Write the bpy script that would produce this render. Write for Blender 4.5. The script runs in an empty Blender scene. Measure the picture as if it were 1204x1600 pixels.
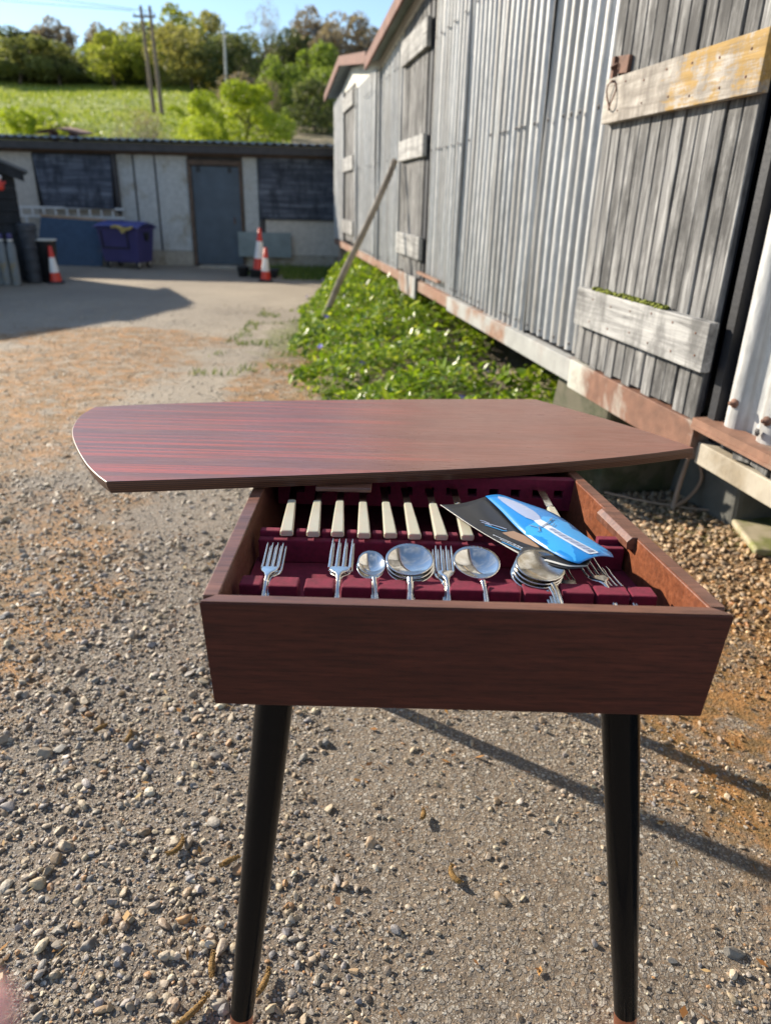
import bpy, math, random
import numpy as np
from math import sin, cos, pi, radians, sqrt, atan2
from mathutils import Vector, Matrix, Euler, Quaternion, noise as mnoise

scene = bpy.context.scene
# ------------------------------------------------------------------ camera
PITCH, ROLL, EYE = radians(23.7), radians(1.5), 1.22
fwd = Vector((0, cos(PITCH), -sin(PITCH)))
r0 = Vector((1, 0, 0)); u0 = Vector((0, sin(PITCH), cos(PITCH)))
rc = r0*cos(ROLL) + u0*sin(ROLL); uc = u0*cos(ROLL) - r0*sin(ROLL)
cam_d = bpy.data.cameras.new('camera'); cam = bpy.data.objects.new('camera', cam_d)
scene.collection.objects.link(cam); scene.camera = cam
M3 = Matrix((rc, uc, -fwd)).transposed()
cam.matrix_world = Matrix.Translation((0, 0, EYE)) @ M3.to_4x4()
cam_d.sensor_fit = 'VERTICAL'; cam_d.sensor_height = 36.0; cam_d.sensor_width = 27.0
cam_d.lens = 1110/1600*36
cam_d.clip_start = 0.01; cam_d.clip_end = 3000
cam_d.dof.use_dof = True; cam_d.dof.focus_distance = 1.12; cam_d.dof.aperture_fstop = 3.9

# ------------------------------------------------------------------ sky and sun
SUN_AZ, SUN_EL = radians(57), radians(25.5)          # azimuth left of +Y
SUN_DIR = Vector((-sin(SUN_AZ)*cos(SUN_EL), cos(SUN_AZ)*cos(SUN_EL), sin(SUN_EL)))
world = bpy.data.worlds.new('World'); scene.world = world; world.use_nodes = True
wn, wl = world.node_tree.nodes, world.node_tree.links
for n in list(wn): wn.remove(n)
sky = wn.new('ShaderNodeTexSky'); sky.sky_type = 'NISHITA'; sky.sun_disc = False
sky.sun_elevation = SUN_EL; sky.sun_rotation = -SUN_AZ
sky.air_density = 1.0; sky.dust_density = 0.15; sky.ozone_density = 2.2; sky.altitude = 80
bg = wn.new('ShaderNodeBackground'); bg.inputs[1].default_value = 0.098
# thin high cloud streaks
tc = wn.new('ShaderNodeTexCoord'); mp = wn.new('ShaderNodeMapping'); mp.inputs['Scale'].default_value = (1.2, 1.2, 9)
mp.inputs['Rotation'].default_value = (0, 0.12, 0)
nz = wn.new('ShaderNodeTexNoise'); nz.inputs['Scale'].default_value = 2.2; nz.inputs['Detail'].default_value = 5
rp = wn.new('ShaderNodeValToRGB'); rp.color_ramp.elements[0].position = .5; rp.color_ramp.elements[1].position = .8
rp.color_ramp.elements[1].color = (.55, .55, .55, 1)
mx = wn.new('ShaderNodeMixRGB'); mx.inputs[2].default_value = (5.0, 5.3, 5.8, 1)
wo = wn.new('ShaderNodeOutputWorld')
wl.new(tc.outputs['Generated'], mp.inputs[0]); wl.new(mp.outputs[0], nz.inputs[0]); wl.new(nz.outputs[0], rp.inputs[0])
wl.new(rp.outputs[0], mx.inputs[0]); wl.new(sky.outputs[0], mx.inputs[1]); wl.new(mx.outputs[0], bg.inputs[0]); wl.new(bg.outputs[0], wo.inputs[0])
sun_d = bpy.data.lights.new('sun', 'SUN'); sun_d.energy = 5.0; sun_d.angle = radians(0.9); sun_d.color = (1, .885, .72)
sun = bpy.data.objects.new('sun', sun_d); scene.collection.objects.link(sun)
sun.rotation_euler = SUN_DIR.to_track_quat('Z', 'Y').to_euler(); sun.location = (-20, 15, 20)
vs = scene.view_settings; vs.view_transform = 'Standard'; vs.look = 'None'; vs.gamma = 1; vs.exposure = 1.02
scene.cycles.max_bounces = 8; scene.cycles.transparent_max_bounces = 12

# ------------------------------------------------------------------ helpers
COL = scene.collection
def tag(o, label=None, cat=None, group=None, kind=None):
    if label: o['label'] = label
    if cat: o['category'] = cat
    if group: o['group'] = group
    if kind: o['kind'] = kind
    return o
def empty(name, loc=(0, 0, 0), rot=(0, 0, 0)):
    o = bpy.data.objects.new(name, None); COL.objects.link(o); o.location = loc; o.rotation_euler = rot
    o.empty_display_size = .05
    return o
class MB:
    def __init__(s): s.v = []; s.f = []; s.m = []; s.s = []
    def add(s, vs_, fs, mi=0, smooth=False):
        b = len(s.v); s.v += [tuple(p) for p in vs_]
        for f in fs: s.f.append(tuple(b+i for i in f)); s.m.append(mi); s.s.append(smooth)
    def hexa(s, p, mi=0):      # 8 points: bottom 0-3 ccw, top 4-7
        s.add(p, [(0, 3, 2, 1), (4, 5, 6, 7), (0, 1, 5, 4), (1, 2, 6, 5), (2, 3, 7, 6), (3, 0, 4, 7)], mi)
    def box(s, x0, x1, y0, y1, z0, z1, mi=0):
        s.hexa([(x0, y0, z0), (x1, y0, z0), (x1, y1, z0), (x0, y1, z0), (x0, y0, z1), (x1, y0, z1), (x1, y1, z1), (x0, y1, z1)], mi)
    def obox(s, c, size, rot=(0, 0, 0), mi=0):
        R = Euler(rot).to_matrix(); a, b, d = [q/2 for q in size]
        P = [(-a, -b, -d), (a, -b, -d), (a, b, -d), (-a, b, -d), (-a, -b, d), (a, -b, d), (a, b, d), (-a, b, d)]
        s.hexa([R @ Vector(p) + Vector(c) for p in P], mi)
    def prism(s, poly, z0, z1, mi=0, axis='z'):
        n = len(poly)
        def P(a, b, c): return (a, b, c) if axis == 'z' else ((a, c, b) if axis == 'y' else (c, a, b))
        vv = [P(a, b, z0) for a, b in poly] + [P(a, b, z1) for a, b in poly]
        s.add(vv, [tuple(range(n))[::-1], tuple(range(n, 2*n))] + [(i, (i+1) % n, n+(i+1) % n, n+i) for i in range(n)], mi)
    def tube(s, pts, rad, seg=10, mi=0, caps=True, flat=1.0):
        pts = [Vector(p) for p in pts]; n = len(pts)
        if not hasattr(rad, '__len__'): rad = [rad]*n
        vv = []; up = None
        for i, p in enumerate(pts):
            t = (pts[min(i+1, n-1)] - pts[max(i-1, 0)]).normalized()
            if up is None:
                up = Vector((0, 0, 1)) if abs(t.z) < .9 else Vector((1, 0, 0))
            x = t.cross(up).normalized(); y = x.cross(t).normalized(); up = y
            for k in range(seg):
                a = 2*pi*k/seg; vv.append(p + x*cos(a)*rad[i] + y*sin(a)*rad[i]*flat)
        fs = [(i*seg+k, i*seg+(k+1) % seg, (i+1)*seg+(k+1) % seg, (i+1)*seg+k) for i in range(n-1) for k in range(seg)]
        s.add(vv, fs, mi, True)
        if caps: s.add(vv[:seg], [tuple(range(seg))[::-1]], mi); s.add(vv[-seg:], [tuple(range(seg))], mi)
    def lathe(s, prof, c=(0, 0, 0), seg=24, mi=0, sm=True):
        vv = [(c[0]+r*cos(2*pi*k/seg), c[1]+r*sin(2*pi*k/seg), c[2]+z) for r, z in prof for k in range(seg)]
        n = len(prof)
        s.add(vv, [(i*seg+k, i*seg+(k+1) % seg, (i+1)*seg+(k+1) % seg, (i+1)*seg+k) for i in range(n-1) for k in range(seg)], mi, sm)
    def build(s, name, mat, parent=None, bevel=0, bseg=2, loc=None, rot=None, solid=0):
        me = bpy.data.meshes.new(name); me.from_pydata(s.v, [], s.f)
        mats = mat if isinstance(mat, (list, tuple)) else [mat]
        for m in mats: me.materials.append(m)
        me.polygons.foreach_set('material_index', s.m); me.polygons.foreach_set('use_smooth', s.s)
        me.update()
        o = bpy.data.objects.new(name, me); COL.objects.link(o)
        if parent: o.parent = parent
        if loc: o.location = loc
        if rot: o.rotation_euler = rot
        if solid:
            md = o.modifiers.new('solid', 'SOLIDIFY'); md.thickness = solid; md.offset = 0
        if bevel:
            md = o.modifiers.new('bevel', 'BEVEL'); md.width = bevel; md.segments = bseg; md.limit_method = 'ANGLE'; md.angle_limit = radians(35)
        return o
def copy_tree(o, parent=None):
    c = o.copy(); COL.objects.link(c)
    if parent: c.parent = parent
    for ch in list(o.children): copy_tree(ch, c)
    return c
def smooth_curve(pts, n=6):
    out = []; P = [Vector(p) for p in pts]; N = len(P)
    for i in range(N-1):
        a, b, c, d = P[max(i-1, 0)], P[i], P[i+1], P[min(i+2, N-1)]
        for k in range(n):
            t = k/n; out.append(.5*((2*b) + (c-a)*t + (2*a-5*b+4*c-d)*t*t + (3*b-a-3*c+d)*t**3))
    out.append(P[-1]); return out

# ------------------------------------------------------------------ materials
class NT:
    def __init__(s, name):
        s.m = bpy.data.materials.new(name); s.m.use_nodes = True; s.t = s.m.node_tree; s.b = s.t.nodes['Principled BSDF']
        s.tc = s.t.nodes.new('ShaderNodeTexCoord'); s.src = s.tc.outputs['Object']
    def l(s, a, b): s.t.links.new(a, b)
    def n(s, t): return s.t.nodes.new(t)
    def map(s, sc=(1, 1, 1), rot=(0, 0, 0), src=None, loc=(0, 0, 0)):
        m = s.n('ShaderNodeMapping'); m.inputs['Scale'].default_value = sc; m.inputs['Rotation'].default_value = rot; m.inputs['Location'].default_value = loc
        s.l(src or s.src, m.inputs[0]); return m.outputs[0]
    def noise(s, vec, scale, det=4, rough=.55, dist=0):
        n = s.n('ShaderNodeTexNoise'); n.inputs['Scale'].default_value = scale; n.inputs['Detail'].default_value = det
        n.inputs['Roughness'].default_value = rough; n.inputs['Distortion'].default_value = dist; s.l(vec, n.inputs['Vector']); return n.outputs[0]
    def voro(s, vec, scale, feat='F1', out=0):
        n = s.n('ShaderNodeTexVoronoi'); n.feature = feat; n.inputs['Scale'].default_value = scale; s.l(vec, n.inputs['Vector']); return n.outputs[out]
    def ramp(s, fac, stops):
        r = s.n('ShaderNodeValToRGB'); e = r.color_ramp.elements
        while len(e) < len(stops): e.new(.5)
        for i, (p, c) in enumerate(stops):
            e[i].position = p; e[i].color = (c if len(c) == 4 else (*c, 1)) if hasattr(c, '__len__') else (c, c, c, 1)
        s.l(fac, r.inputs[0]); return r.outputs[0]
    def mix(s, fac, a, b, mode='MIX'):
        m = s.n('ShaderNodeMixRGB'); m.blend_type = mode
        for i, v in ((0, fac), (1, a), (2, b)):
            if hasattr(v, 'links'): s.l(v, m.inputs[i])
            elif i == 0: m.inputs[0].default_value = v
            else: m.inputs[i].default_value = (*v, 1) if len(v) == 3 else v
        return m.outputs[0]
    def math(s, op, a, b=0.):
        m = s.n('ShaderNodeMath'); m.operation = op
        for i, v in ((0, a), (1, b)):
            if hasattr(v, 'links'): s.l(v, m.inputs[i])
            else: m.inputs[i].default_value = v
        return m.outputs[0]
    def bump(s, h, strength=.5, dist=.01):
        b = s.n('ShaderNodeBump'); b.inputs['Strength'].default_value = strength; b.inputs['Distance'].default_value = dist
        s.l(h, b.inputs['Height']); s.l(b.outputs[0], s.b.inputs['Normal']); return b
    def set(s, color=None, rough=None, metal=None, **k):
        for nm, v in (('Base Color', color), ('Roughness', rough), ('Metallic', metal)):
            if v is None: continue
            if hasattr(v, 'links'): s.l(v, s.b.inputs[nm])
            elif nm == 'Base Color': s.b.inputs[nm].default_value = (*v, 1)
            else: s.b.inputs[nm].default_value = v
        for kk, v in k.items():
            s.b.inputs[kk.replace('_', ' ')].default_value = v
        return s

def mat_simple(name, col, rough=.6, metal=0, var=.25, scale=8, bump=.15, bscale=60, **k):
    t = NT(name); f = t.noise(t.src, scale, 5)
    lo = tuple(c*(1-var) for c in col); hi = tuple(min(1, c*(1+var)) for c in col)
    t.set(t.ramp(f, [(.3, lo), (.7, hi)]), rough, metal, **k)
    if bump: t.bump(t.noise(t.src, bscale, 4), bump, .004)
    return t.m
def xmask(t):
    sp = t.n('ShaderNodeSeparateXYZ'); t.l(t.src, sp.inputs[0])
    return t.ramp(t.math('ADD', t.math('MULTIPLY', sp.outputs[0], -1.0), t.math('MULTIPLY', t.noise(t.src, 3.5, 3), .5)), [(.25, .05), (.6, 1.)])
def mat_table_wood(name, dark, mid, lite, rough=.38, streak=None, rot=0, coat=.25, fine=1.0, spec=.5):
    t = NT(name); t.b.inputs['Specular IOR Level'].default_value = spec
    v = t.map((2.2*fine, 34*fine, 34*fine), (0, 0, rot))
    g = t.noise(v, 3.0, 8, .62, .35)
    big = t.noise(t.map((.9, 9, 9), (0, 0, rot)), 2.2, 3, .5, .6)
    c = t.ramp(g, [(.32, dark), (.5, mid), (.72, lite)])
    c = t.mix(t.ramp(big, [(.35, 0.), (.7, 1.)]), c, tuple(x*.62 for x in mid), 'MIX')
    c = t.mix(.5, c, t.ramp(g, [(.35, dark), (.65, lite)]))
    if streak:
        sk = t.noise(t.map((.55, 26, 26), (0, 0, rot), loc=(3, 1, 0)), 2.0, 2, .5, .3)
        c = t.mix(t.math('MULTIPLY', t.ramp(sk, [(.50, 0.), (.66, .8)]), xmask(t)), c, streak)
    pores = t.noise(t.map((30*fine, 420*fine, 420*fine), (0, 0, rot)), 1.0, 2)
    c = t.mix(t.ramp(pores, [(.3, .5), (.46, 0.)]), c, tuple(x*.35 for x in dark))
    t.set(c, t.ramp(t.noise(v, 5, 4), [(.3, rough-.06), (.7, rough+.1)]), 0, Coat_Weight=coat, Coat_Roughness=.28)
    sc_ = t.noise(t.map((9, 160, 20), (0, 0, .9)), 1.2, 2); sc2 = t.noise(t.src, 2.4, 4)
    wear = t.math('MULTIPLY', t.ramp(sc_, [(.66, 0.), (.70, 1.)]), t.ramp(sc2, [(.48, 0.), (.62, 1.)]))
    t.l(t.math('ADD', t.ramp(t.noise(v, 5, 4), [(.3, rough-.06), (.7, rough+.1)]), t.math('ADD', t.math('MULTIPLY', wear, .25), t.math('MULTIPLY', t.ramp(t.noise(t.src, 5, 6, .7), [(.4, 0.), (.65, 1.)]), .10))), t.b.inputs['Roughness'])
    t.bump(t.math('ADD', g, t.math('MULTIPLY', pores, .5)), .12, .001)
    return t.m
M = {}
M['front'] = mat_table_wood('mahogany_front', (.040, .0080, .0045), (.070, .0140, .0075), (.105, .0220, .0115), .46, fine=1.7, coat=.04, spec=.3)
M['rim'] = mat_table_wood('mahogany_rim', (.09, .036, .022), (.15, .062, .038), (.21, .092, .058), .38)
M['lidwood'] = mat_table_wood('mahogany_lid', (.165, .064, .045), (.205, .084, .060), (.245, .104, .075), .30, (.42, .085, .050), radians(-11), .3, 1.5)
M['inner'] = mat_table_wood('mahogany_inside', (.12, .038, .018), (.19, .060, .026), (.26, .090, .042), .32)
def mk_ply():
    t = NT('plywood_edge'); w = t.n('ShaderNodeTexWave'); w.bands_direction = 'Z'; w.inputs['Scale'].default_value = 90; w.inputs['Distortion'].default_value = .6
    w.inputs['Detail'].default_value = 2; w.inputs['Detail Scale'].default_value = .6
    t.l(t.src, w.inputs['Vector']); c = t.ramp(w.outputs[1], [(.3, (.035, .013, .009)), (.6, (.12, .052, .03))])
    c = t.mix(t.ramp(t.noise(t.map((5, 5, 60)), 4, 5), [(.4, 0.), (.7, .6)]), c, (.05, .02, .013))
    t.set(c, .45); return t.m
M['ply'] = mk_ply()
def mk_black():
    t = NT('black_lacquer'); f = t.noise(t.map((8, 8, 2)), 6, 6)
    t.set((.0035, .0035, .004), t.ramp(f, [(.3, .12), (.7, .24)])); t.b.inputs['Specular IOR Level'].default_value = .18; t.bump(t.noise(t.map((60, 60, 3)), 4, 2), .03, .0006); return t.m
M['lacquer'] = mk_black()
M['copper'] = mat_simple('coppery_ferrule', (.62, .26, .16), .32, .9, .15, 30, .05)
def mk_velvet():
    t = NT('maroon_velvet'); f = t.noise(t.src, 90, 6, .7)
    t.set(t.ramp(f, [(.3, (.078, .002, .015)), (.7, (.175, .005, .031))]), .95, 0, Sheen_Weight=.14, Sheen_Roughness=.4)
    t.b.inputs['Sheen Tint'].default_value = (1, .25, .35, 1); t.bump(t.noise(t.src, 900, 3), .5, .0008); return t.m
M['velvet'] = mk_velvet()
def mk_silver(name, tarn_reflect):
    t = NT(name); f = t.noise(t.src, 45, 6, .6)
    t.set(t.ramp(f, [(.35, (.86, .84, .80)), (.75, (.86-tarn_reflect, .81-tarn_reflect*1.1, .74-tarn_reflect*1.3))]), t.ramp(f, [(.3, .05), (.75, .17+tarn_reflect*.4)]), 1.0)
    t.bump(t.noise(t.src, 160, 4), .04, .0006); return t.m
M['silver'] = mk_silver('silver_plate', .15); M['reflect_shade'] = mk_silver('silver_reflect_shade', .50)  # second silver has the lid's brown reflection and shade put into its colour
M['ivory'] = mat_simple('ivory_handle', (.41, .39, .305), .30, 0, .06, 25, .02, Subsurface_Weight=.15)
def mk_weathered(name, a, b, c, ochre=None, ax='z', grain=1.0):
    t = NT(name); sc = {'z': (30, 30, 1.6), 'x': (1.6, 30, 30), 'y': (30, 1.6, 30)}[ax]
    v = t.map(tuple(q*grain for q in sc)); g = t.noise(v, 1.6, 8, .65, .8)
    col = t.ramp(g, [(.28, a), (.48, b), (.72, c)])
    bl = t.noise(t.map((4, 4, 1.6)), 1.6, 7, .7); col = t.mix(t.ramp(bl, [(.40, .8), (.56, 0.)]), col, tuple(x*.8 for x in a))
    if ochre:
        fac = t.noise(t.map((5, 5, 5)), 1.3, 6, .7); sp = t.n('ShaderNodeSeparateXYZ'); t.l(t.src, sp.inputs[0])
        zz = t.math('ADD', t.math('MINIMUM', t.math('MULTIPLY', t.math('SUBTRACT', ochre[1], sp.outputs[ochre[2]]), 1.1), .20), fac)
        zz = t.math('ADD', zz, t.math('MULTIPLY', t.noise(t.map((6, 40, 60)), 1.5, 5, .7), .35))
        col = t.mix(t.ramp(zz, [(.80, 0.), (.90, .9)]), col, t.ramp(g, [(.3, tuple(x*.6 for x in ochre[0])), (.6, ochre[0])]))
    t.set(col, .85); t.bump(g, .7, .004); return t.m
M['board'] = mk_weathered('weathered_grey_boards', (.030, .030, .031), (.145, .145, .145), (.43, .43, .425), grain=.8)
M['batten'] = mk_weathered('weathered_batten', (.10, .10, .10), (.29, .29, .285), (.48, .48, .47), None, 'x')
M['batten_lichen'] = mk_weathered('batten_with_ochre_lichen', (.16, .14, .12), (.36, .33, .29), (.52, .49, .44), ((.34, .21, .05), .68, 0), 'x')
M['prop'] = mk_weathered('prop_wood', (.20, .155, .115), (.40, .33, .26), (.55, .47, .38), None, 'z')
M['darkboard'] = mk_weathered('tarred_boards', (.008, .009, .011), (.018, .020, .024), (.035, .038, .045), None, 'x')
M['slate'] = mk_weathered('blue_black_painted_ply', (.022, .027, .040), (.065, .075, .100), (.20, .22, .26), None, 'x', .35)
def mk_corr():
    t = NT('galvanised_corrugated_iron'); big = t.noise(t.map((1.3, 1.3, .5)), 1.8, 5); sm = t.noise(t.map((14, 14, 5)), 2.5, 6, .65)
    col = t.ramp(t.mix(.5, big, sm), [(.34, (.30, .31, .32)), (.5, (.44, .45, .455)), (.64, (.58, .585, .58))])
    st = t.noise(t.map((26, 26, .8)), 1.0, 3); col = t.mix(t.ramp(st, [(.44, 0.), (.60, .62)]), col, (.26, .24, .215))
    sp = t.n('ShaderNodeSeparateXYZ'); t.l(t.src, sp.inputs[0])
    rz = t.math('ADD', t.math('MULTIPLY', sp.outputs[2], -1.6), t.noise(t.map((9, 9, 2.2)), 1.2, 6, .7))
    col = t.mix(t.ramp(rz, [(.28, 0.), (.46, .8)]), col, (.27, .15, .09))
    t.set(col, t.ramp(sm, [(.3, .42), (.7, .62)]), .25)
    t.bump(t.mix(.5, t.noise(t.src, 5, 3), sm), .35, .01); return t.m
M['corr'] = mk_corr()
def mk_rust(name, base, rust, amt, sc=2.6):
    t = NT(name); f = t.noise(t.src, sc, 7, .6, .4); c = t.ramp(t.noise(t.src, 20, 6), [(.3, tuple(x*.75 for x in rust)), (.7, tuple(x*1.2 for x in rust))])
    k = t.ramp(f, [(amt-.07, 1.), (amt+.05, 0.)]); c2 = t.ramp(t.noise(t.src, 12, 5), [(.3, tuple(x*.75 for x in base)), (.7, base)])
    t.set(t.mix(k, c2, c), .75); t.bump(t.noise(t.src, 40, 6), .4, .004); return t.m
M['rustbeam'] = mk_rust('rusty_painted_steel', (.46, .46, .41), (.165, .080, .052), .53, 3.0)
M['greybeam'] = mk_rust('grey_painted_beam', (.34, .345, .335), (.22, .12, .075), .47)
M['redbeam'] = mk_rust('red_rust_beam', (.30, .22, .17), (.22, .115, .075), .56)
M['bargeboard'] = mat_simple('faded_bargeboard', (.15, .070, .052), .8, 0, .35, 5, .4)
M['offwhite'] = mat_simple('off_white_board', (.62, .61, .55), .7, 0, .12, 4, .2)
M['rust'] = mat_simple('rust', (.16, .085, .06), .85, 0, .4, 12, .6)
M['darkgap'] = mat_simple('dark_gap_shade', (.012, .014, .02), .6, 0, .5, 5, .3)  # near-black: gap shade as a colour, also on inner wall and floor
M['concrete'] = mk_rust('stained_concrete', (.42, .38, .31), (.25, .21, .15), .45, 3)
M['mossy'] = mk_rust('mossy_stone', (.10, .09, .06), (.04, .045, .02), .5, 6)
M['greyblock'] = mat_simple('grey_block', (.10, .10, .092), .9, 0, .3, 6, .5)
M['mossslab'] = mk_rust('mossy_concrete_slab', (.40, .35, .25), (.19, .20, .07), .5, 5)
M['cement'] = mk_rust('fibre_cement_panel', (.52, .53, .51), (.36, .33, .27), .42, 2.2)
M['creampanel'] = mk_rust('cream_panel', (.56, .52, .46), (.38, .35, .30), .36, 1.5)
M['fascia'] = mat_simple('dark_fascia', (.055, .05, .05), .7, 0, .3)
M['brownwood'] = mat_simple('brown_frame_wood', (.11, .075, .055), .8, 0, .35, 10, .4)
M['doorblue'] = mat_simple('slate_blue_door', (.060, .085, .115), .45, 0, .2, 4, .2)
M['roofsheet'] = mat_simple('roof_sheet', (.24, .27, .29), .35, .3, .3, 5, .2)
M['greygreen'] = mat_simple('grey_green_sheet', (.19, .235, .24), .5, 0, .2, 4, .1)
M['ladder'] = mat_simple('ladder_aluminium', (.62, .63, .63), .5, .1, .1)
M['blueply'] = mk_rust('blue_painted_board', (.050, .095, .165), (.14, .12, .13), .34, 1.1)
M['purple'] = mat_simple('purple_plastic', (.050, .044, .150), .42, 0, .12, 5, .05)
M['purplelid'] = mat_simple('purple_lid_plastic', (.075, .085, .27), .42, 0, .1, 5, .05)
M['blackplastic'] = mat_simple('black_plastic', (.014, .015, .018), .5, 0, .3, 10, .1)
M['greyplastic'] = mat_simple('grey_ribbed_plastic', (.045, .05, .06), .55, 0, .3, 10, .2)
M['yellowcloth'] = mat_simple('yellow_cloth', (.48, .36, .12), .9, 0, .3, 20, .4)
M['gascyl'] = mk_rust('gas_cylinder_paint', (.20, .22, .23), (.23, .19, .12), .42, 5)
M['cream'] = mat_simple('cream_trim', (.60, .55, .48), .6)
M['conered'] = mat_simple('cone_red', (.62, .045, .025), .45, 0, .12)
M['conewhite'] = mat_simple('cone_white', (.74, .72, .70), .35, 0, .06)
M['pole'] = mat_simple('creosoted_pole', (.20, .15, .115), .85, 0, .25, 6, .4)
M['greypole'] = mat_simple('grey_pole', (.42, .42, .42), .6, 0, .1)
M['bark'] = mat_simple('bark', (.12, .095, .075), .9, 0, .35, 8, .6)
M['twig'] = mat_simple('bare_twigs', (.33, .25, .20), .9, 0, .3, 8, 0)
M['catkin'] = mat_simple('catkin', (.26, .15, .045), .85, 0, .5, 300, .9, 600)
M['skin'] = mat_simple('skin', (.62, .38, .34), .6, 0, .03, 20, .1, 200, Subsurface_Weight=.2)
M['nail'] = mat_simple('nail', (.80, .50, .45), .3, 0, .04, 20, .0)

# ------------------------------------------------------------------ ground
def mk_ground():
    t = NT('gravel_yard'); P = t.src
    dirt = t.noise(P, 5, 8, .65); fine = t.noise(P, 90, 6, .7); big = t.noise(P, .55, 4, .5)
    c = t.ramp(dirt, [(.3, (.088, .060, .038)), (.5, (.175, .126, .082)), (.72, (.30, .228, .152))])
    c = t.mix(.55, c, t.ramp(fine, [(.3, (.07, .050, .034)), (.5, (.20, .152, .105)), (.7, (.40, .33, .24))]))
    # embedded small stones
    warp = t.n('ShaderNodeVectorMath'); warp.operation = 'ADD'; wn_ = t.n('ShaderNodeTexNoise'); wn_.inputs['Scale'].default_value = 60; t.l(P, wn_.inputs['Vector'])
    ws = t.n('ShaderNodeVectorMath'); ws.operation = 'SCALE'; ws.inputs['Scale'].default_value = .012; t.l(wn_.outputs['Color'], ws.inputs[0]); t.l(P, warp.inputs[0]); t.l(ws.outputs[0], warp.inputs[1]); PW_ = warp.outputs[0]
    def stones(scale, dmax, keep):
        nn = t.n('ShaderNodeTexVoronoi'); nn.inputs['Scale'].default_value = scale; t.l(PW_, nn.inputs['Vector'])
        s = t.n('ShaderNodeSeparateColor'); t.l(nn.outputs['Color'], s.inputs[0])
        col = t.ramp(s.outputs[0], [(0, (.13, .115, .10)), (.25, (.22, .20, .185)), (.5, (.33, .29, .24)), (.75, (.46, .42, .36)), (.9, (.60, .57, .51)), (1, (.34, .20, .10))])
        mk = t.math('MULTIPLY', t.ramp(nn.outputs['Distance'], [(dmax-.12, 1.), (dmax, 0.)]), t.ramp(s.outputs[1], [(keep-.02, 0.), (keep+.02, 1.)]))
        return col, mk
    c0, m0 = stones(230, .55, .25); c1, m1 = stones(95, .5, .35); c2, m2 = stones(38, .42, .62)
    c = t.mix(t.math('MULTIPLY', m0, .85), c, c0); c = t.mix(m1, c, c1)
    far = t.n('ShaderNodeSeparateXYZ'); t.l(P, far.inputs[0]); fk = t.ramp(t.math('DIVIDE', far.outputs[1], 10.), [(.30, 0.), (.36, 1.)])
    m2 = t.math('MULTIPLY', m2, fk); c = t.mix(m2, c, c2)
    clod = t.noise(P, 33, 7, .7)
    c = t.mix(t.ramp(clod, [(.36, .55), (.5, 0.)]), c, (.085, .065, .048))
    # rusty-orange moss patches and green patches (their own shapes on the ground)
    sp = t.n('ShaderNodeSeparateXYZ'); t.l(P, sp.inputs[0])
    def blob(cx, cy, rx, ry):
        dx = t.math('DIVIDE', t.math('SUBTRACT', sp.outputs[0], cx), rx); dy = t.math('DIVIDE', t.math('SUBTRACT', sp.outputs[1], cy), ry)
        d = t.math('SQRT', t.math('ADD', t.math('MULTIPLY', dx, dx), t.math('MULTIPLY', dy, dy)))
        return t.math('SUBTRACT', 1.0, d)
    def union(*bs):
        r = bs[0]
        for b in bs[1:]: r = t.math('MAXIMUM', r, b)
        return r
    c = t.mix(t.math('MULTIPLY', t.ramp(t.math('DIVIDE', sp.outputs[1], 10.), [(.20, 0.), (.5, 1.)]), .46), c, (.60, .51, .38))  # far ground lightened: sun scattered toward the viewer put into its colour
    mz = t.noise(t.map((.7, 1.3, 1)), 2.1, 7, .68); mf = t.noise(P, 8, 7, .75)
    orange = union(blob(-2.5, 5.2, 1.0, 1.6), blob(-2.1, 3.1, .55, 1.3), blob(-1.35, 2.0, .5, 1.0), blob(1.3, 1.8, .8, 1.0), blob(1.5, 2.4, .7, .6), blob(-.75, 5.3, .35, 1.6), blob(-2.6, 6.6, 1.2, .6), blob(1.3, 2.4, .6, .4))
    of = t.math('ADD', t.math('MULTIPLY', orange, .55), mz)
    k = t.ramp(of, [(.46, 0.), (.60, .97)])
    k = t.math('MULTIPLY', k, t.ramp(mf, [(.40, .12), (.52, 1.)]))
    ocol = t.ramp(t.mix(.5, t.noise(P, 6, 6, .7), t.noise(P, 45, 5, .75)), [(.36, (.09, .055, .014)), (.47, (.24, .13, .028)), (.55, (.44, .20, .045)), (.66, (.66, .36, .13))])
    c = t.mix(k, c, ocol)
    green = union(blob(-.95, 6.9, .35, 1.3), blob(1.5, 2.75, .5, .35), blob(-.4, 5.1, .25, .5), blob(1.35, 4.6, .5, 1.1))
    gf = t.math('ADD', t.math('MULTIPLY', green, .5), t.noise(P, 3.4, 6, .7))
    c = t.mix(t.ramp(gf, [(.58, 0.), (.74, .8)]), c, t.ramp(mf, [(.3, (.10, .12, .02)), (.7, (.26, .27, .07))]))
    c = t.mix(t.ramp(big, [(.35, .35), (.6, 0.)]), c, (.13, .105, .085))
    t.set(c, .72); t.b.inputs['Specular IOR Level'].default_value = .55
    h = t.math('ADD', t.math('ADD', t.math('MULTIPLY', fine, .7), t.math('MULTIPLY', clod, 2.2)), t.math('ADD', t.math('ADD', t.math('MULTIPLY', m0, .35), m1), t.math('MULTIPLY', m2, 1.8)))
    t.bump(h, 1.0, .006); return t.m
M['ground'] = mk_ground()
def grid_mesh(name, xs, ys, zf, mat, smooth=True):
    V = [(x, y, zf(x, y)) for y in ys for x in xs]; nx = len(xs)
    F = [(j*nx+i, j*nx+i+1, (j+1)*nx+i+1, (j+1)*nx+i) for j in range(len(ys)-1) for i in range(nx-1)]
    b = MB(); b.add(V, F, 0, smooth); return b.build(name, mat)
def axis(edges):
    out = []
    for a, b, st in edges:
        k = max(1, int(round((b-a)/st))); out += [a+(b-a)*i/k for i in range(k)]
    out.append(edges[-1][1]); return out
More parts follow.
